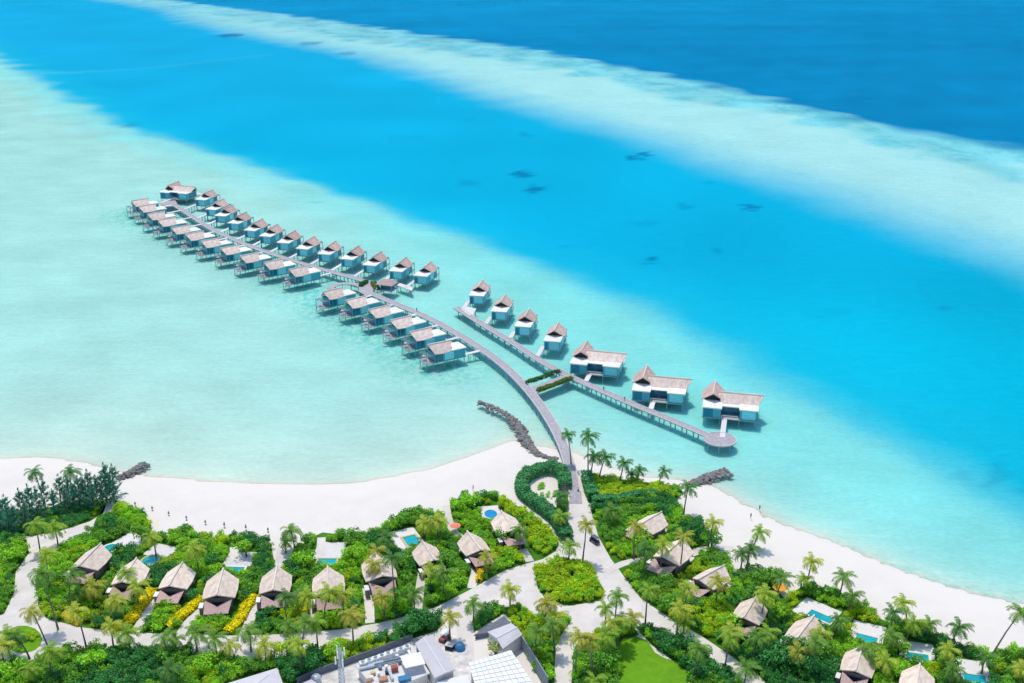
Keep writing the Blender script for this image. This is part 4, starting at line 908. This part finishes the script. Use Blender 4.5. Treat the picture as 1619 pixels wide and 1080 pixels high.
def blocked(x, y, m=0.):
    for X0, Y0, a, k in lv_foot:
        if in_rect(x, y, X0, Y0, a, (-4.2-m)*k, (4.2+m)*k, (-7.0-m)*k, (5.5+m)*k): return True
    for X0, Y0, a, x0, x1, y0, y1 in pool_foot:
        if in_rect(x, y, X0, Y0, a, x0-m, x1+m, y0-m, y1+m): return True
    px = np.array([x]); py = np.array([y])
    for l in ACC:
        if seg_dist(px, py, l)[0] < 1.5+m: return True
    return False
nz = Noise2(26, seed=11); nz2 = Noise2(11, seed=12)
bushes = []
cand = []
for bed, poly in BW.items():
    if bed in ('roundabout',): continue
    xs_ = [p[0] for p in poly]; ys_ = [p[1] for p in poly]; st_ = 1.75
    y = min(ys_)
    while y < max(ys_):
        x = min(xs_)
        while x < max(xs_):
            cand.append((bed, x+random.uniform(-.8, .8), y+random.uniform(-.8, .8))); x += st_
        y += st_
cx_ = np.array([c[1] for c in cand]); cy_ = np.array([c[2] for c in cand])
ok = np.zeros(len(cand), bool); dp = np.zeros(len(cand))
for bed, poly in BW.items():
    m = np.array([c[0] == bed for c in cand])
    if m.any(): ok[m] = inside(cx_[m], cy_[m], poly); dp[m] = seg_dist(cx_[m], cy_[m], poly+[poly[0]])
dy_ = np.min([seg_dist(cx_, cy_, l) for l in YEL], 0)
for i, (bed, x, y) in enumerate(cand):
    if not ok[i] or dp[i] < .5 or y < 166: continue
    v = float(nz(x, y)); v2 = float(nz2(x, y))
    cl = 'bright' if v+.5*v2 > -.05 else 'mid' if v+.6*v2 > -1.0 else 'deep'
    if random.random() < .22: cl = random.choice(['bright', 'mid', 'mid', 'deep', 'lime'])
    if v2 > 1.25 and random.random() < .6: cl = 'lime'
    for zx, zy, zr, zc in ZW:
        if math.hypot(x-zx, y-zy) < zr*random.uniform(.75, 1.1): cl = zc if random.random() < .85 else 'bright'
    if bed == 'villas' and dy_[i] < 1.3: continue
    rad = random.uniform(1.0, 1.75)*(1.25 if cl in ('deep', 'mid') else 1.)*(1.2 if v > 0 else 1)
    hh = rad*random.uniform(.95, 1.35)+.35
    if cl in ('yellow', 'orange'): rad *= .72; hh = rad*.9
    if bed == 'court':
        if random.random() < .72: continue
        rad *= .6; hh = rad
    if bed == 'shore': hh *= .7
    if bed == 'casuarina': hh *= .55; rad *= .85  # low dark growth stands in for the shade beneath the casuarinas
    rad = min(rad, dp[i]+.9)
    if blocked(x, y, rad*.38): continue
    bushes.append((bed, x, y, rad, hh, cl))
# leaf clumps
def clump(n, seed, size=.42, flat=1.0):
    r = np.random.default_rng(seed)
    lob = np.concatenate([[[0, 0, .1, .62]], np.stack([r.uniform(-.55, .55, 6), r.uniform(-.55, .55, 6), r.uniform(-.15, .6, 6), r.uniform(.28, .5, 6)], 1)])
    k = r.integers(0, len(lob), n); dd = r.normal(size=(n, 3)); dd /= np.linalg.norm(dd, axis=1)[:, None]
    dd[:, 2] = np.where(dd[:, 2] < -.35, -dd[:, 2], dd[:, 2])
    P = lob[k, :3]+dd*(lob[k, 3]*r.uniform(.62, 1.2, n))[:, None]
    P[:, 2] = np.clip(P[:, 2], -.5, None)
    nrm = dd*.55+r.normal(size=(n, 3))*.62+np.array([0, 0, .42]); nrm /= np.linalg.norm(nrm, axis=1)[:, None]
    t = np.cross(nrm, r.normal(size=(n, 3))); t /= np.linalg.norm(t, axis=1)[:, None]; b = np.cross(nrm, t)
    s = size*r.uniform(.55, 1.15, n)[:, None]
    q = np.stack([P-t*s*.55, P-b*s*.33+t*s*.05, P+t*s*.6, P+b*s*.33+t*s*.05], 1)
    q[..., 2] = (q[..., 2]+.5)/1.5*flat
    return q                                   # n,4,3 unit shrub: radius ~1, height 0..~1
def leaf_mesh(name, q, m, tint=None):
    n = len(q); V = q.reshape(-1, 3); Q = np.arange(4*n).reshape(-1, 4)
    at = {} if tint is None else {'tint': ('FLOAT_COLOR', tint)}
    return fast_mesh(name, V, Q, m, at)
clumps = [clump(430, 100+k, .235) for k in range(6)]
vis = []
for b in bushes:
    u, v = PX(b[1], b[2], GZ+b[4]*.6)
    if -10 < u < 1629 and v < 1086: vis.append((b[3]*SC(u, v, GZ)*(1.5 if b[5] in ('yellow', 'orange', 'lime') else 1), b))
vis.sort(key=lambda t: -t[0])
NI = 285
indiv = [b for _, b in vis[:NI]]; iset = set(map(id, indiv)); rest = [b for b in bushes if id(b) not in iset]
sh_me = [leaf_mesh('shrub', q, M['leaf']) for q in clumps]
stem_me = None
# landmarks used to tell plants apart
LAND = [('the left picture edge', -5, 905), ('the leftmost beach villa', 128, 888), ('the round green pool', 176, 868), ('the second beach villa', 200, 910), ('the third beach villa', 272, 915), ('the fourth beach villa', 345, 925), ('the fifth beach villa', 433, 918),
        ('the sixth beach villa', 518, 920), ('the seventh beach villa', 600, 905), ('the eighth beach villa', 678, 872), ('the coral parasol', 720, 838), ('the coral parasol villa', 756, 862), ('the blue round pool', 778, 812), ('the teardrop bed', 900, 925), ('the main path junction', 905, 800),
        ('the buggy', 945, 858), ('the palm row villa', 1030, 822), ('the villa behind tall palms', 1062, 875), ('the yellow shrub villa', 1125, 905), ('the orange parasol', 1232, 935), ('the orange parasol villa', 1185, 965), ('the narrow teal pool', 1296, 978),
        ('the drooping palm villa', 1270, 1000), ('the shadowed villa roof', 1358, 1045), ('the far right villa', 1452, 1075), ('the lower right pool', 1541, 1072), ('the lower right corner', 1605, 1060), ('the lawn', 1035, 1050), ('the small round bed', 36, 1012), ('the lower left corner', 10, 1075), ('the casuarina trees', 110, 800),
        ('the mast', 541, 1050), ('the dark fence', 600, 1030), ('the bottom edge roof', 405, 1068), ('the longest yellow hedge', 215, 985), ('the small grey roof', 795, 1005), ('the grey blue fence', 850, 1050), ('the sandy road bend', 700, 975), ('the bottom left road', 280, 1040), ('the lower right road', 1150, 1030), ('the middle path stretch', 440, 985)]
def namer(items, what, words=16):
    """items: (u, v, adjective) -> one label each, told apart by look, nearest landmark and order from the left"""
    g = {}
    for i, (u, v, adj) in enumerate(items):
        l = min(LAND, key=lambda t: math.hypot(t[1]-u, (t[2]-v)*1.3))[0]; g.setdefault((adj, l), []).append(i)
    out = [None]*len(items)
    for (adj, l), ids in g.items():
        ids.sort(key=lambda i: items[i][0]); n = len(ids)
        for k, i in enumerate(ids):
            if n == 1: s = '%s %s near %s' % (adj, what, l)
            elif n == 2: s = '%s %s of two %ss near %s' % (('left', 'right')[k], adj, what, l)
            else: s = '%s %s %s from the left near %s' % (ordn(k+1), adj, what, l)
            out[i] = s
    return out
items = [(*PX(b[1], b[2], GZ+b[4]*.5), CNAME[b[5]]) for b in indiv]
for b, lab in zip(indiv, namer(items, 'shrub')):
    o = link('shrub', random.choice(sh_me)); o.location = (b[1], b[2], GZ+.02); o.rotation_euler = (0, 0, random.uniform(0, 6.28)); o.scale = (b[3], b[3], b[4])
    t = TINT[b[5]]; j = random.uniform(.85, 1.15); o.color = (t[0]*j, t[1]*j, t[2], 1); tag(o, lab, 'shrub', 'shrubs planted around the beach villas')
qs, ts = [], []
for b in rest:
    q = clumps[random.randrange(6)]; n = len(q); a = random.uniform(0, 6.28); c, s = math.cos(a), math.sin(a)
    
    Rm = np.array([[c, s, 0], [-s, c, 0], [0, 0, 1]]); Q = (q@Rm)*np.array([b[3], b[3], b[4]])+np.array([b[1], b[2], GZ+.02])
    t = TINT[b[5]]; j = random.uniform(.85, 1.15); qs.append(Q); tt = np.tile([t[0]*j, t[1]*j, t[2], 1], (n*4, 1)); ts.append(tt)
o = link('shrubbery', leaf_mesh('shrubbery', np.concatenate(qs), M['leaf_mass'], np.concatenate(ts)))
tag(o, 'dense mixed green shrubbery filling the beds between villas and paths', 'shrubbery', None, 'stuff')
# clipped hedges
def hedge(label, px, w, h, tint, z=GZ, dens=75, group=None):
    pl = resample(smoothline(W(px, z)), .6); c = pl[len(pl)//2]; n = int(len(pl)*.6*dens*w)
    r = np.random.default_rng(len(px)*7+int(w*10)); i = r.integers(0, len(pl)-1, n); P0 = np.array(pl); D = np.array(offset_line(pl, 1.))-P0
    face = r.random(n); q = np.where(face < .5, r.uniform(-1, 1, n), np.sign(r.uniform(-1, 1, n))*r.uniform(.85, 1.05, n)); zz = np.where(face < .5, r.uniform(.85, 1.08, n), r.uniform(.05, 1, n))
    P = np.concatenate([P0[i]+D[i]*(q*w/2)[:, None]-np.array(c)+r.uniform(-.35, .35, (n, 2)), (zz*h*(1+.12*np.sin(i*.37)+.1*np.sin(i*.9)))[:, None]], 1)
    nr_ = np.stack([D[i][:, 0]*q*(face >= .5), D[i][:, 1]*q*(face >= .5), 1.*(face < .5)+.3], 1)+r.normal(size=(n, 3))*.5; nr_ /= np.linalg.norm(nr_, axis=1)[:, None]
    t = np.cross(nr_, r.normal(size=(n, 3))); t /= np.linalg.norm(t, axis=1)[:, None]; b = np.cross(nr_, t); s = r.uniform(.35, .65, n)[:, None]
    Q = np.stack([P-t*s*.6, P-b*s*.35, P+t*s*.6, P+b*s*.35], 1)
    o = link('hedge', leaf_mesh('hedge', Q, M['leaf'])); o.location = (*c, z); o.color = (*tint, 1); tag(o, label, 'hedge', group); return o
HG = (.09, .38, .12)
hedge('tall dark green hedge looping round the sandy court left of the main path', [(893, 777), (893, 760), (884, 749), (864, 745), (842, 752), (824, 765), (824, 784), (844, 800), (866, 815), (884, 832), (896, 856)], 3.3, 3.0, HG)
hedge('dark green hedge along the inner side of the sandy court', [(889, 790), (889, 808), (886, 820)], 2.6, 2.4, (.12, .32, .03))
hedge('dark green hedge on the right of the main path, where the jetty lands', [(927, 756), (931, 774), (938, 792)], 2.8, 2.4, HG)
hedge('long straight dark hedge below the yellow green bed by the palm row', [(938, 797), (985, 792), (1040, 785)], 2.4, 2.0, HG)
hedge('left hedge of the planted walkway between the jetties', [(834, 607), (858, 598), (885, 588)], 1.3, 1.1, (.06, .19, .04), DZ)
hedge('right hedge of the planted walkway between the jetties', [(851, 619), (878, 609), (904, 599)], 1.3, 1.0, (.15, .25, .04), DZ)
hedge('low green planter at the junction of main and outer jetties', [(570, 453), (576, 449), (580, 447)], 1.6, 1.3, (.05, .20, .03), DZ)
hedge('olive planter beside the small jetty pavilion', [(590, 450), (594, 455), (597, 459)], 2.0, 1.6, (.20, .28, .06), DZ)
for lab, px, w_, h_, c in (
  ('yellow flowering hedge below the second and third beach villas', [(178, 996), (204, 986), (222, 960), (242, 934)], 2.5, 1.1, (.92, .76, .0)),
  ('yellow flowering hedge between the third and fourth beach villas', [(264, 993), (292, 972), (318, 949)], 2.1, 1.1, (.92, .80, .0)),
  ('yellow flowering hedge between the fourth and fifth beach villas', [(361, 1001), (379, 984), (391, 957), (405, 945)], 2.0, 1.1, (.90, .78, .0)),
  ('yellow green hedge between the fifth and sixth beach villas', [(476, 992), (479, 975), (481, 958)], 2.6, 1.2, (.72, .74, .0)),
  ('orange yellow flowering hedge at the left road, below the leftmost beach villa', [(103, 974), (114, 982), (130, 988)], 1.7, 1.0, (.92, .62, .02)),
  ('short yellow hedge on the path below the coral parasol villa', [(758, 902), (760, 914), (756, 922)], 1.2, 1.0, (.9, .66, .02))):
    hedge(lab, px, w_, h_, c, GZ, 60)
for k_, l_ in enumerate(ACC):
    c_ = l_[0]; mb = MB(); strip_mesh(mb, [(x-c_[0], y-c_[1]) for x, y in smoothline(l_)], 1.15, -1.15, .0, .05+.0007*k_); o = mb.build('path', M['path']); o.location = (*c_, GZ); tag(o, kind='structure')
# ------------------------------------------------------------------ broadleaf trees
def tree(px, rad, h, tint, label, base_v=None):
    x, y = G(*px, GZ); r = empty('broadleaf_tree', (x, y, GZ), random.uniform(0, 6)); tag(r, label, 'tree')
    mb = MB(); mb.tube([(0, 0, 0), (.1, 0, h*.3), (.2, .1, h*.6)], [.3, .22, .14], 7)
    for k in range(5):
        a = k*1.3; mb.tube([(.1, 0, h*.3), (rad*.4*math.cos(a), rad*.4*math.sin(a), h*.62)], [.13, .05], 5)
    mb.build('trunk', M['bark'], r)
    n = int(420*rad*rad/9); rr = np.random.default_rng(int(px[0])); L = 9
    lob = np.stack([rr.uniform(-.62, .62, L)*rad, rr.uniform(-.62, .62, L)*rad, h*rr.uniform(.55, .86, L), rr.uniform(.3, .5, L)*rad], 1)
    k = rr.integers(0, L, n); dd = rr.normal(size=(n, 3)); dd /= np.linalg.norm(dd, axis=1)[:, None]
    P = lob[k, :3]+dd*(lob[k, 3]*rr.uniform(.6, 1.1, n))[:, None]*np.array([1, 1, .75])
    nn = dd*.7+rr.normal(size=(n, 3))*.5+np.array([0, 0, .4]); nn /= np.linalg.norm(nn, axis=1)[:, None]
    t = np.cross(nn, rr.normal(size=(n, 3))); t /= np.linalg.norm(t, axis=1)[:, None]; b = np.cross(nn, t); s = rr.uniform(.35, .75, n)[:, None]
    o = link('crown', leaf_mesh('crown', np.stack([P-t*s*.55, P-b*s*.35, P+t*s*.55, P+b*s*.35], 1), M['leaf']), r); o.color = (*tint, 1)
TREES = [((1215, 1062), 4.6, 6.5, 'deep'), ((1245, 1050), 4.4, 6.8, 'deep'), ((1270, 1072), 4.2, 6, 'deep'), ((650, 1004), 3.8, 5.5, 'deep'), ((668, 992), 3.6, 5.2, 'deep'), ((1205, 925), 3.2, 4.5, 'mid'), ((1226, 920), 3.2, 4.8, 'mid'), ((1125, 865), 3.2, 4.6, 'mid'), ((1100, 855), 3.4, 5.2, 'deep'),
         ((955, 1060), 3.6, 5, 'mid'), ((490, 1062), 3.4, 5.5, 'deep'), ((1080, 1030), 3.4, 5, 'deep'), ((560, 890), 3.4, 5, 'bright'), ((795, 858), 3.0, 4.5, 'mid'), ((635, 905), 3.2, 5, 'mid'), ((722, 812), 3.0, 4.5, 'bright'), ((745, 806), 3.2, 4.6, 'bright'), ((320, 880), 3.2, 5, 'mid'),
         ((390, 880), 3.2, 4.8, 'bright'), ((480, 900), 3.2, 5, 'bright'), ((225, 855), 3.2, 4.8, 'mid'), ((25, 1075), 3.5, 5, 'bright'), ((150, 1062), 3.4, 5, 'bright'), ((270, 1050), 3.2, 4.8, 'mid'), ((330, 1062), 3.2, 4.6, 'bright'), ((20, 890), 3.2, 4.6, 'bright'), ((1300, 1040), 3.2, 5, 'mid'),
         ((1235, 985), 3.2, 5, 'bright'), ((1420, 1040), 2.8, 4.6, 'bright'), ((1010, 865), 3.2, 4.8, 'bright'), ((700, 900), 3.4, 5, 'mid'), ((1500, 1062), 2.8, 4.4, 'mid'), ((1150, 1000), 3.2, 4.6, 'bright'), ((1060, 965), 3.2, 5, 'mid'), ((530, 1045), 3.0, 4.6, 'bright'), ((455, 1040), 3.2, 4.5, 'lime')]
items = [(u, v-12, ('large ' if r_ > 3.7 else '')+CNAME[c] + ' leafy') for (u, v), r_, h_, c in TREES]
for (p, r_, h_, c), lab in zip(TREES, namer(items, 'tree')):
    j = random.uniform(.85, 1.1); tree(p, r_, h_, tuple(q*j for q in TINT[c]), lab)
tree((784, 1036), 3.0, 4.6, (.42, .50, .16), 'pale flowering tree in front of the small grey roof')
# ------------------------------------------------------------------ casuarina trees
def casuarina_mesh(h, seed):
    """open feathery crown: limbs rising at an angle, each carrying plumes of fine needles"""
    r = np.random.default_rng(seed); qs = []
    for k in range(17):
        z0 = h*(.05+.85*k/17); a = k*2.4+r.uniform(-.4, .4); L = (1.02-k/20)*r.uniform(3.0, 4.8); d = np.array([math.cos(a)*.9+.22, math.sin(a)*.9, .50+.6*k/17]); d /= np.linalg.norm(d)
        n = 40; s_ = r.uniform(.12, 1, n); P = np.array([.4*z0/h, 0, z0])+d*(s_*L)[:, None]+r.normal(size=(n, 3))*.20
        dd = d+r.normal(size=(n, 3))*.42+np.array([.12, 0, .12]); dd /= np.linalg.norm(dd, axis=1)[:, None]
        b = np.cross(dd, r.normal(size=(n, 3))); b /= np.linalg.norm(b, axis=1)[:, None]; s = r.uniform(.55, 1.15, n)[:, None]
        qs.append(np.stack([P-dd*s*.4, P-b*s*.12, P+dd*s*.8, P+b*s*.12], 1))
    n = 40; P = np.stack([.45+r.normal(size=n)*.15, r.normal(size=n)*.15, h*r.uniform(.8, 1.05, n)], 1); dd = np.stack([.2+r.normal(size=n)*.25, r.normal(size=n)*.25, np.ones(n)], 1)
    b = np.cross(dd, r.normal(size=(n, 3))); b /= np.linalg.norm(b, axis=1)[:, None]; s = r.uniform(.5, 1., n)[:, None]
    qs.append(np.stack([P-dd*s*.4, P-b*s*.12, P+dd*s*.7, P+b*s*.12], 1))
    return leaf_mesh('crown', np.concatenate(qs), M['leaf'])
CAS = [(12, 836, 10), (36, 830, 11), (50, 826, 11.5), (72, 803, 9), (97, 803, 10.2), (111, 800, 9), (127, 806, 10.5), (142, 799, 11), (154, 800, 9.5), (169, 794, 12.2), (181, 790, 11), (24, 842, 8.5), (2, 840, 10), (86, 815, 8), (60, 818, 9.4), (105, 812, 8.2), (134, 804, 9.8), (148, 808, 9), (163, 800, 10.6), (175, 797, 9.2), (16, 846, 9.2), (42, 838, 8.8), (118, 808, 8.6)]
cm = {}
for (u, v, h), lab in zip(CAS, [('%s dark feathery casuarina tree from the left, behind the left end of the beach' % ordn(1+sorted(CAS).index(c))) for c in CAS]):
    k = int(h) % 4
    if k not in cm:
        cm[k] = (casuarina_mesh(10, 50+k), MB().tube([(0, 0, 0), (.15, 0, 4), (.5, 0, 9.5)], [.2, .14, .03], 6).mesh('trunk', M['bark']))
    x, y = G(u, v, GZ); r = empty('casuarina_tree', (x, y, GZ), random.uniform(-.4, .4), h/10); tag(r, lab, 'tree', 'casuarina trees at the left end of the beach')
    link('trunk', cm[k][1], r); o = link('crown', cm[k][0], r); o.color = (.12*random.uniform(.7, 1.6), .38, .25, 1)
# ------------------------------------------------------------------ coconut palms
def crown_mesh(seed):
    r = random.Random(seed); V, Q = [], []
    nf = r.choice([20, 21, 22])
    for k in range(nf):
        az = k*2.39996+r.uniform(-.2, .2); lift = [1.15, .75, .5, .3, .05, -.35][k % 6]+r.uniform(-.15, .15); L = r.uniform(3.1, 4.2)
        dx, dy = math.cos(az), math.sin(az); pts = []; p = Vector((0, 0, 0)); el = lift; nseg = 9
        wind = Vector((.13, -.01, 0))
        for i in range(nseg+1):
            pts.append(p.copy()); el -= .10+.026*i
            dvec = Vector((dx*math.cos(el), dy*math.cos(el), math.sin(el)))+wind*i*.4; p = p+dvec.normalized()*L/nseg
        for i in range(nseg):
            a, b = pts[i], pts[i+1]; t = (b-a).normalized(); sd = t.cross(Vector((0, 0, 1)))
            if sd.length < .05: sd = Vector((-dy, dx, 0))
            sd.normalize(); f = (i+.5)/nseg; wl = .68*math.sin(math.pi*min(1, f*.8+.14))**.8+.06
            for s in (-1, 1):
                for h_ in (0, .5):
                    a2 = a.lerp(b, h_); b2 = a.lerp(b, h_+.40)
                    tip = a2.lerp(b2, .9)+sd*s*wl*.85+Vector((0, 0, -.38*wl*(1+r.uniform(-.4, .8))))+t*.42*wl/.6
                    o = len(V); V.extend([a2, b2, tip+t*.05, tip-t*.07]); Q.append((o, o+1, o+2, o+3))
    return fast_mesh('crown', np.array([tuple(v) for v in V]), np.array(Q), M['leaf'])
crowns = [crown_mesh(k) for k in range(6)]
nut_me = MB()
for k in range(6): nut_me.lathe([(.03, -.16), (.14, -.08), (.16, 0), (.1, .13), (.02, .16)], 7, (.3*math.cos(k), .3*math.sin(k), -.3))
nut_me = nut_me.mesh('coconuts', M['rust'])
PALMS = [(896, 686, 903, 737), (928, 689, 930, 756), (939, 720, 934, 750), (957, 722, 947, 757), (986, 731, 979, 763), (1010, 741, 1006, 763), (1049, 744, 1042, 766), (998, 750, 998, 765), (1086, 770, 1081, 812), (1125, 826, 1119, 868), (1199, 840, 1190, 868), (1184, 866, 1180, 900), (1171, 874, 1171, 902), (1279, 888, 1274, 932), (1269, 914, 1270, 940),
         (1330, 912, 1326, 946), (1405, 968, 1402, 1018), (1422, 954, 1434, 992), (1440, 984, 1432, 1014), (1512, 992, 1502, 1024), (1603, 970, 1566, 1042), (63, 746, 70, 800), (115, 746, 113, 778), (63, 830, 64, 874), (90, 834, 92, 864), (79, 910, 92, 995), (60, 970, 80, 1034), (127, 968, 137, 1026), (16, 1003, 14, 1034), (30, 1008, 47, 1042),
         (203, 1000, 206, 1028), (180, 990, 180, 1026), (150, 926, 150, 955), (243, 849, 247, 880), (202, 905, 203, 935), (125, 938, 125, 962), (462, 838, 466, 870), (453, 862, 452, 874), (281, 1008, 280, 1034), (313, 1000, 312, 1030), (342, 1008, 344, 1040), (366, 1020, 366, 1044), (396, 998, 397, 1030), (456, 945, 456, 998), (489, 942, 490, 985), (502, 985, 503, 1030),
         (558, 972, 559, 1020), (543, 938, 545, 980), (459, 990, 459, 1018), (592, 892, 592, 928), (622, 884, 626, 962), (612, 850, 612, 885), (692, 822, 692, 854), (672, 826, 671, 852), (769, 880, 766, 912), (713, 975, 712, 1012), (702, 905, 702, 945), (682, 900, 680, 934), (926, 829, 921, 888), (900, 862, 898, 892), (863, 955, 862, 992), (847, 1000, 849, 1042), (872, 986, 877, 1034),
         (974, 944, 968, 1012), (956, 962, 955, 1002), (966, 985, 963, 1030), (978, 982, 976, 1026), (999, 976, 997, 1002), (1022, 934, 1020, 990), (1072, 962, 1070, 1008), (1080, 985, 1077, 1014), (1100, 1026, 1097, 1076), (1150, 1010, 1145, 1064), (1133, 920, 1132, 962), (1206, 940, 1201, 988), (1003, 832, 1002, 884), (1046, 862, 1043, 908), (1077, 848, 1074, 908), (966, 806, 966, 834),
         (1292, 1002, 1290, 1034), (1177, 1058, 1174, 1094), (1322, 982, 1320, 1012), (1500, 1058, 1500, 1092), (940, 1075, 938, 1100), (1212, 1000, 1209, 1030), (1610, 1056, 1606, 1082), (1466, 985, 1462, 1012), (270, 1058, 268, 1088), (52, 1058, 54, 1086), (420, 1018, 420, 1046), (596, 870, 598, 900), (820, 838, 822, 868), (1555, 1040, 1552, 1066), (748, 955, 748, 985), (1370, 1030, 1374, 1060), (885, 785, 884, 815), (885, 815, 884, 842), (1258, 1030, 1256, 1062), (1395, 1044, 1392, 1074), (655, 938, 655, 970), (1405, 1006, 1404, 1040)]
XP = random.Random(5)
for k_ in range(26):
    for _ in range(40):
        ub, vb = XP.uniform(5, 1610), XP.uniform(905, 1078); x_, y_ = G(ub, vb, GZ)
        if blocked(x_, y_, .6) or not any(in1(x_, y_, BW[q]) for q in ('villas', 'south', 'east', 'centre', 'lawn_right', 'lawn_left', 'west')): continue
        if min(math.hypot(ub-p[2], vb-p[3]) for p in PALMS) < 16: continue
        hp = XP.uniform(28, 62); PALMS.append((round(ub+XP.gauss(0, 5), 1), round(vb-hp, 1), round(ub, 1), round(vb, 1))); break
heights = []
for u, v, ub, vb in PALMS:
    k = SC(ub, vb, GZ); dep = PIT+math.atan((vb-CY)/F); heights.append(max(3.5, (vb-v)/(k*math.cos(dep))))
YELLOWISH = {150, 713, 558, 769, 1133, 926, 592, 1003, 1077, 863, 596}
items = []
for (u, v, ub, vb), h in zip(PALMS, heights):
    items.append((u, v, ('yellowing ' if u in YELLOWISH else '')+('tall' if h > 9.5 else 'short' if h < 5.2 else 'mid-sized')+' coconut'))
tr_me = {}
for (u, v, ub, vb), h, lab in zip(PALMS, heights, namer(items, 'palm')):
    x, y = G(ub, vb, GZ); k = SC(ub, vb, GZ); lean = (u-ub)/k*.94
    r = empty('coconut_palm', (x, y, GZ)); tag(r, lab, 'palm', 'coconut palms on the island')
    ly = random.uniform(-.3, .3); bend = random.uniform(-.25, .25)
    mb = MB(); mb.tube([(0, 0, -.1), (lean*.12+bend*.4, ly*.1, h*.2), (lean*.42+bend, ly*.4, h*.55), (lean*.85, ly*.9, h*.9), (lean, ly, h-.25)], [.30, .21, .17, .14, .15], 7); mb.build('trunk', M['trunk'], r)
    o = link('crown', random.choice(crowns), r); s = random.uniform(.85, 1.08)*(1 if h > 5 else .82); o.location = (lean, ly, h-.3); o.scale = (s, s, s); o.rotation_euler = (0, 0, random.uniform(-.5, .5))
    if u in YELLOWISH or random.random() < .06: c = (.50, .50, .07)
    elif v < 800: c = (.11, .30, .07)
    else: c = random.choice([(.32, .50, .05), (.44, .56, .06), (.22, .40, .06), (.13, .29, .06), (.52, .58, .07), (.17, .34, .05)])
    o.color = (*c, 1); n_ = link('coconuts', nut_me, r); n_.location = (lean, ly, h-.3)
# small round bed planting
for k in range(9):
    a = k*2.4; rr_ = 2.2*math.sqrt(k/9); x, y = G(44, 1009, GZ)
    o = link('shrub', random.choice(sh_me)); o.location = (x+rr_*math.cos(a), y+rr_*math.sin(a), GZ+.03); o.scale = (.9, .9, .9); t = TINT['lime']; o.color = (*t, 1)
    tag(o, 'low yellow green shrub in the small round grass bed', 'shrub', 'low shrubs in the round grass bed')
# ------------------------------------------------------------------ camera, sun, sky
cam = bpy.data.cameras.new('camera'); co = bpy.data.objects.new('camera', cam); C.objects.link(co)
co.location = (0, 0, H); co.rotation_euler = (math.pi/2-PIT, 0, 0)
cam.sensor_width = 36; cam.lens = F/1619*36; cam.clip_start = 1; cam.clip_end = 80000
bpy.context.scene.camera = co
to_sun = Vector((-2.3, 4.7, 17)).normalized()
sun = bpy.data.lights.new('sun', 'SUN'); sun.energy = 2.05; sun.angle = R(.5); sun.color = (1, .93, .79)
so = bpy.data.objects.new('sun', sun); C.objects.link(so); so.rotation_euler = (-to_sun).to_track_quat('-Z', 'Y').to_euler(); so.location = (0, 0, 300)
w = bpy.data.worlds.new('World'); bpy.context.scene.world = w; w.use_nodes = True; nt = w.node_tree
sk = nt.nodes.new('ShaderNodeTexSky'); sk.sky_type = 'NISHITA'; sk.sun_disc = False; sk.sun_elevation = math.asin(to_sun.z); sk.sun_rotation = math.atan2(to_sun.x, to_sun.y)
sk.air_density = 1.0; sk.dust_density = .6
bg = nt.nodes['Background']; bg.inputs['Strength'].default_value = .15; nt.links.new(sk.outputs[0], bg.inputs['Color'])
sc = bpy.context.scene; vs = sc.view_settings
vs.view_transform = 'Standard'; vs.look = 'None'; vs.gamma = 1; vs.exposure = .37; vs.use_curve_mapping = False
sc.cycles.max_bounces = 6; sc.cycles.diffuse_bounces = 4; sc.cycles.transparent_max_bounces = 4; sc.cycles.caustics_reflective = False; sc.cycles.caustics_refractive = False
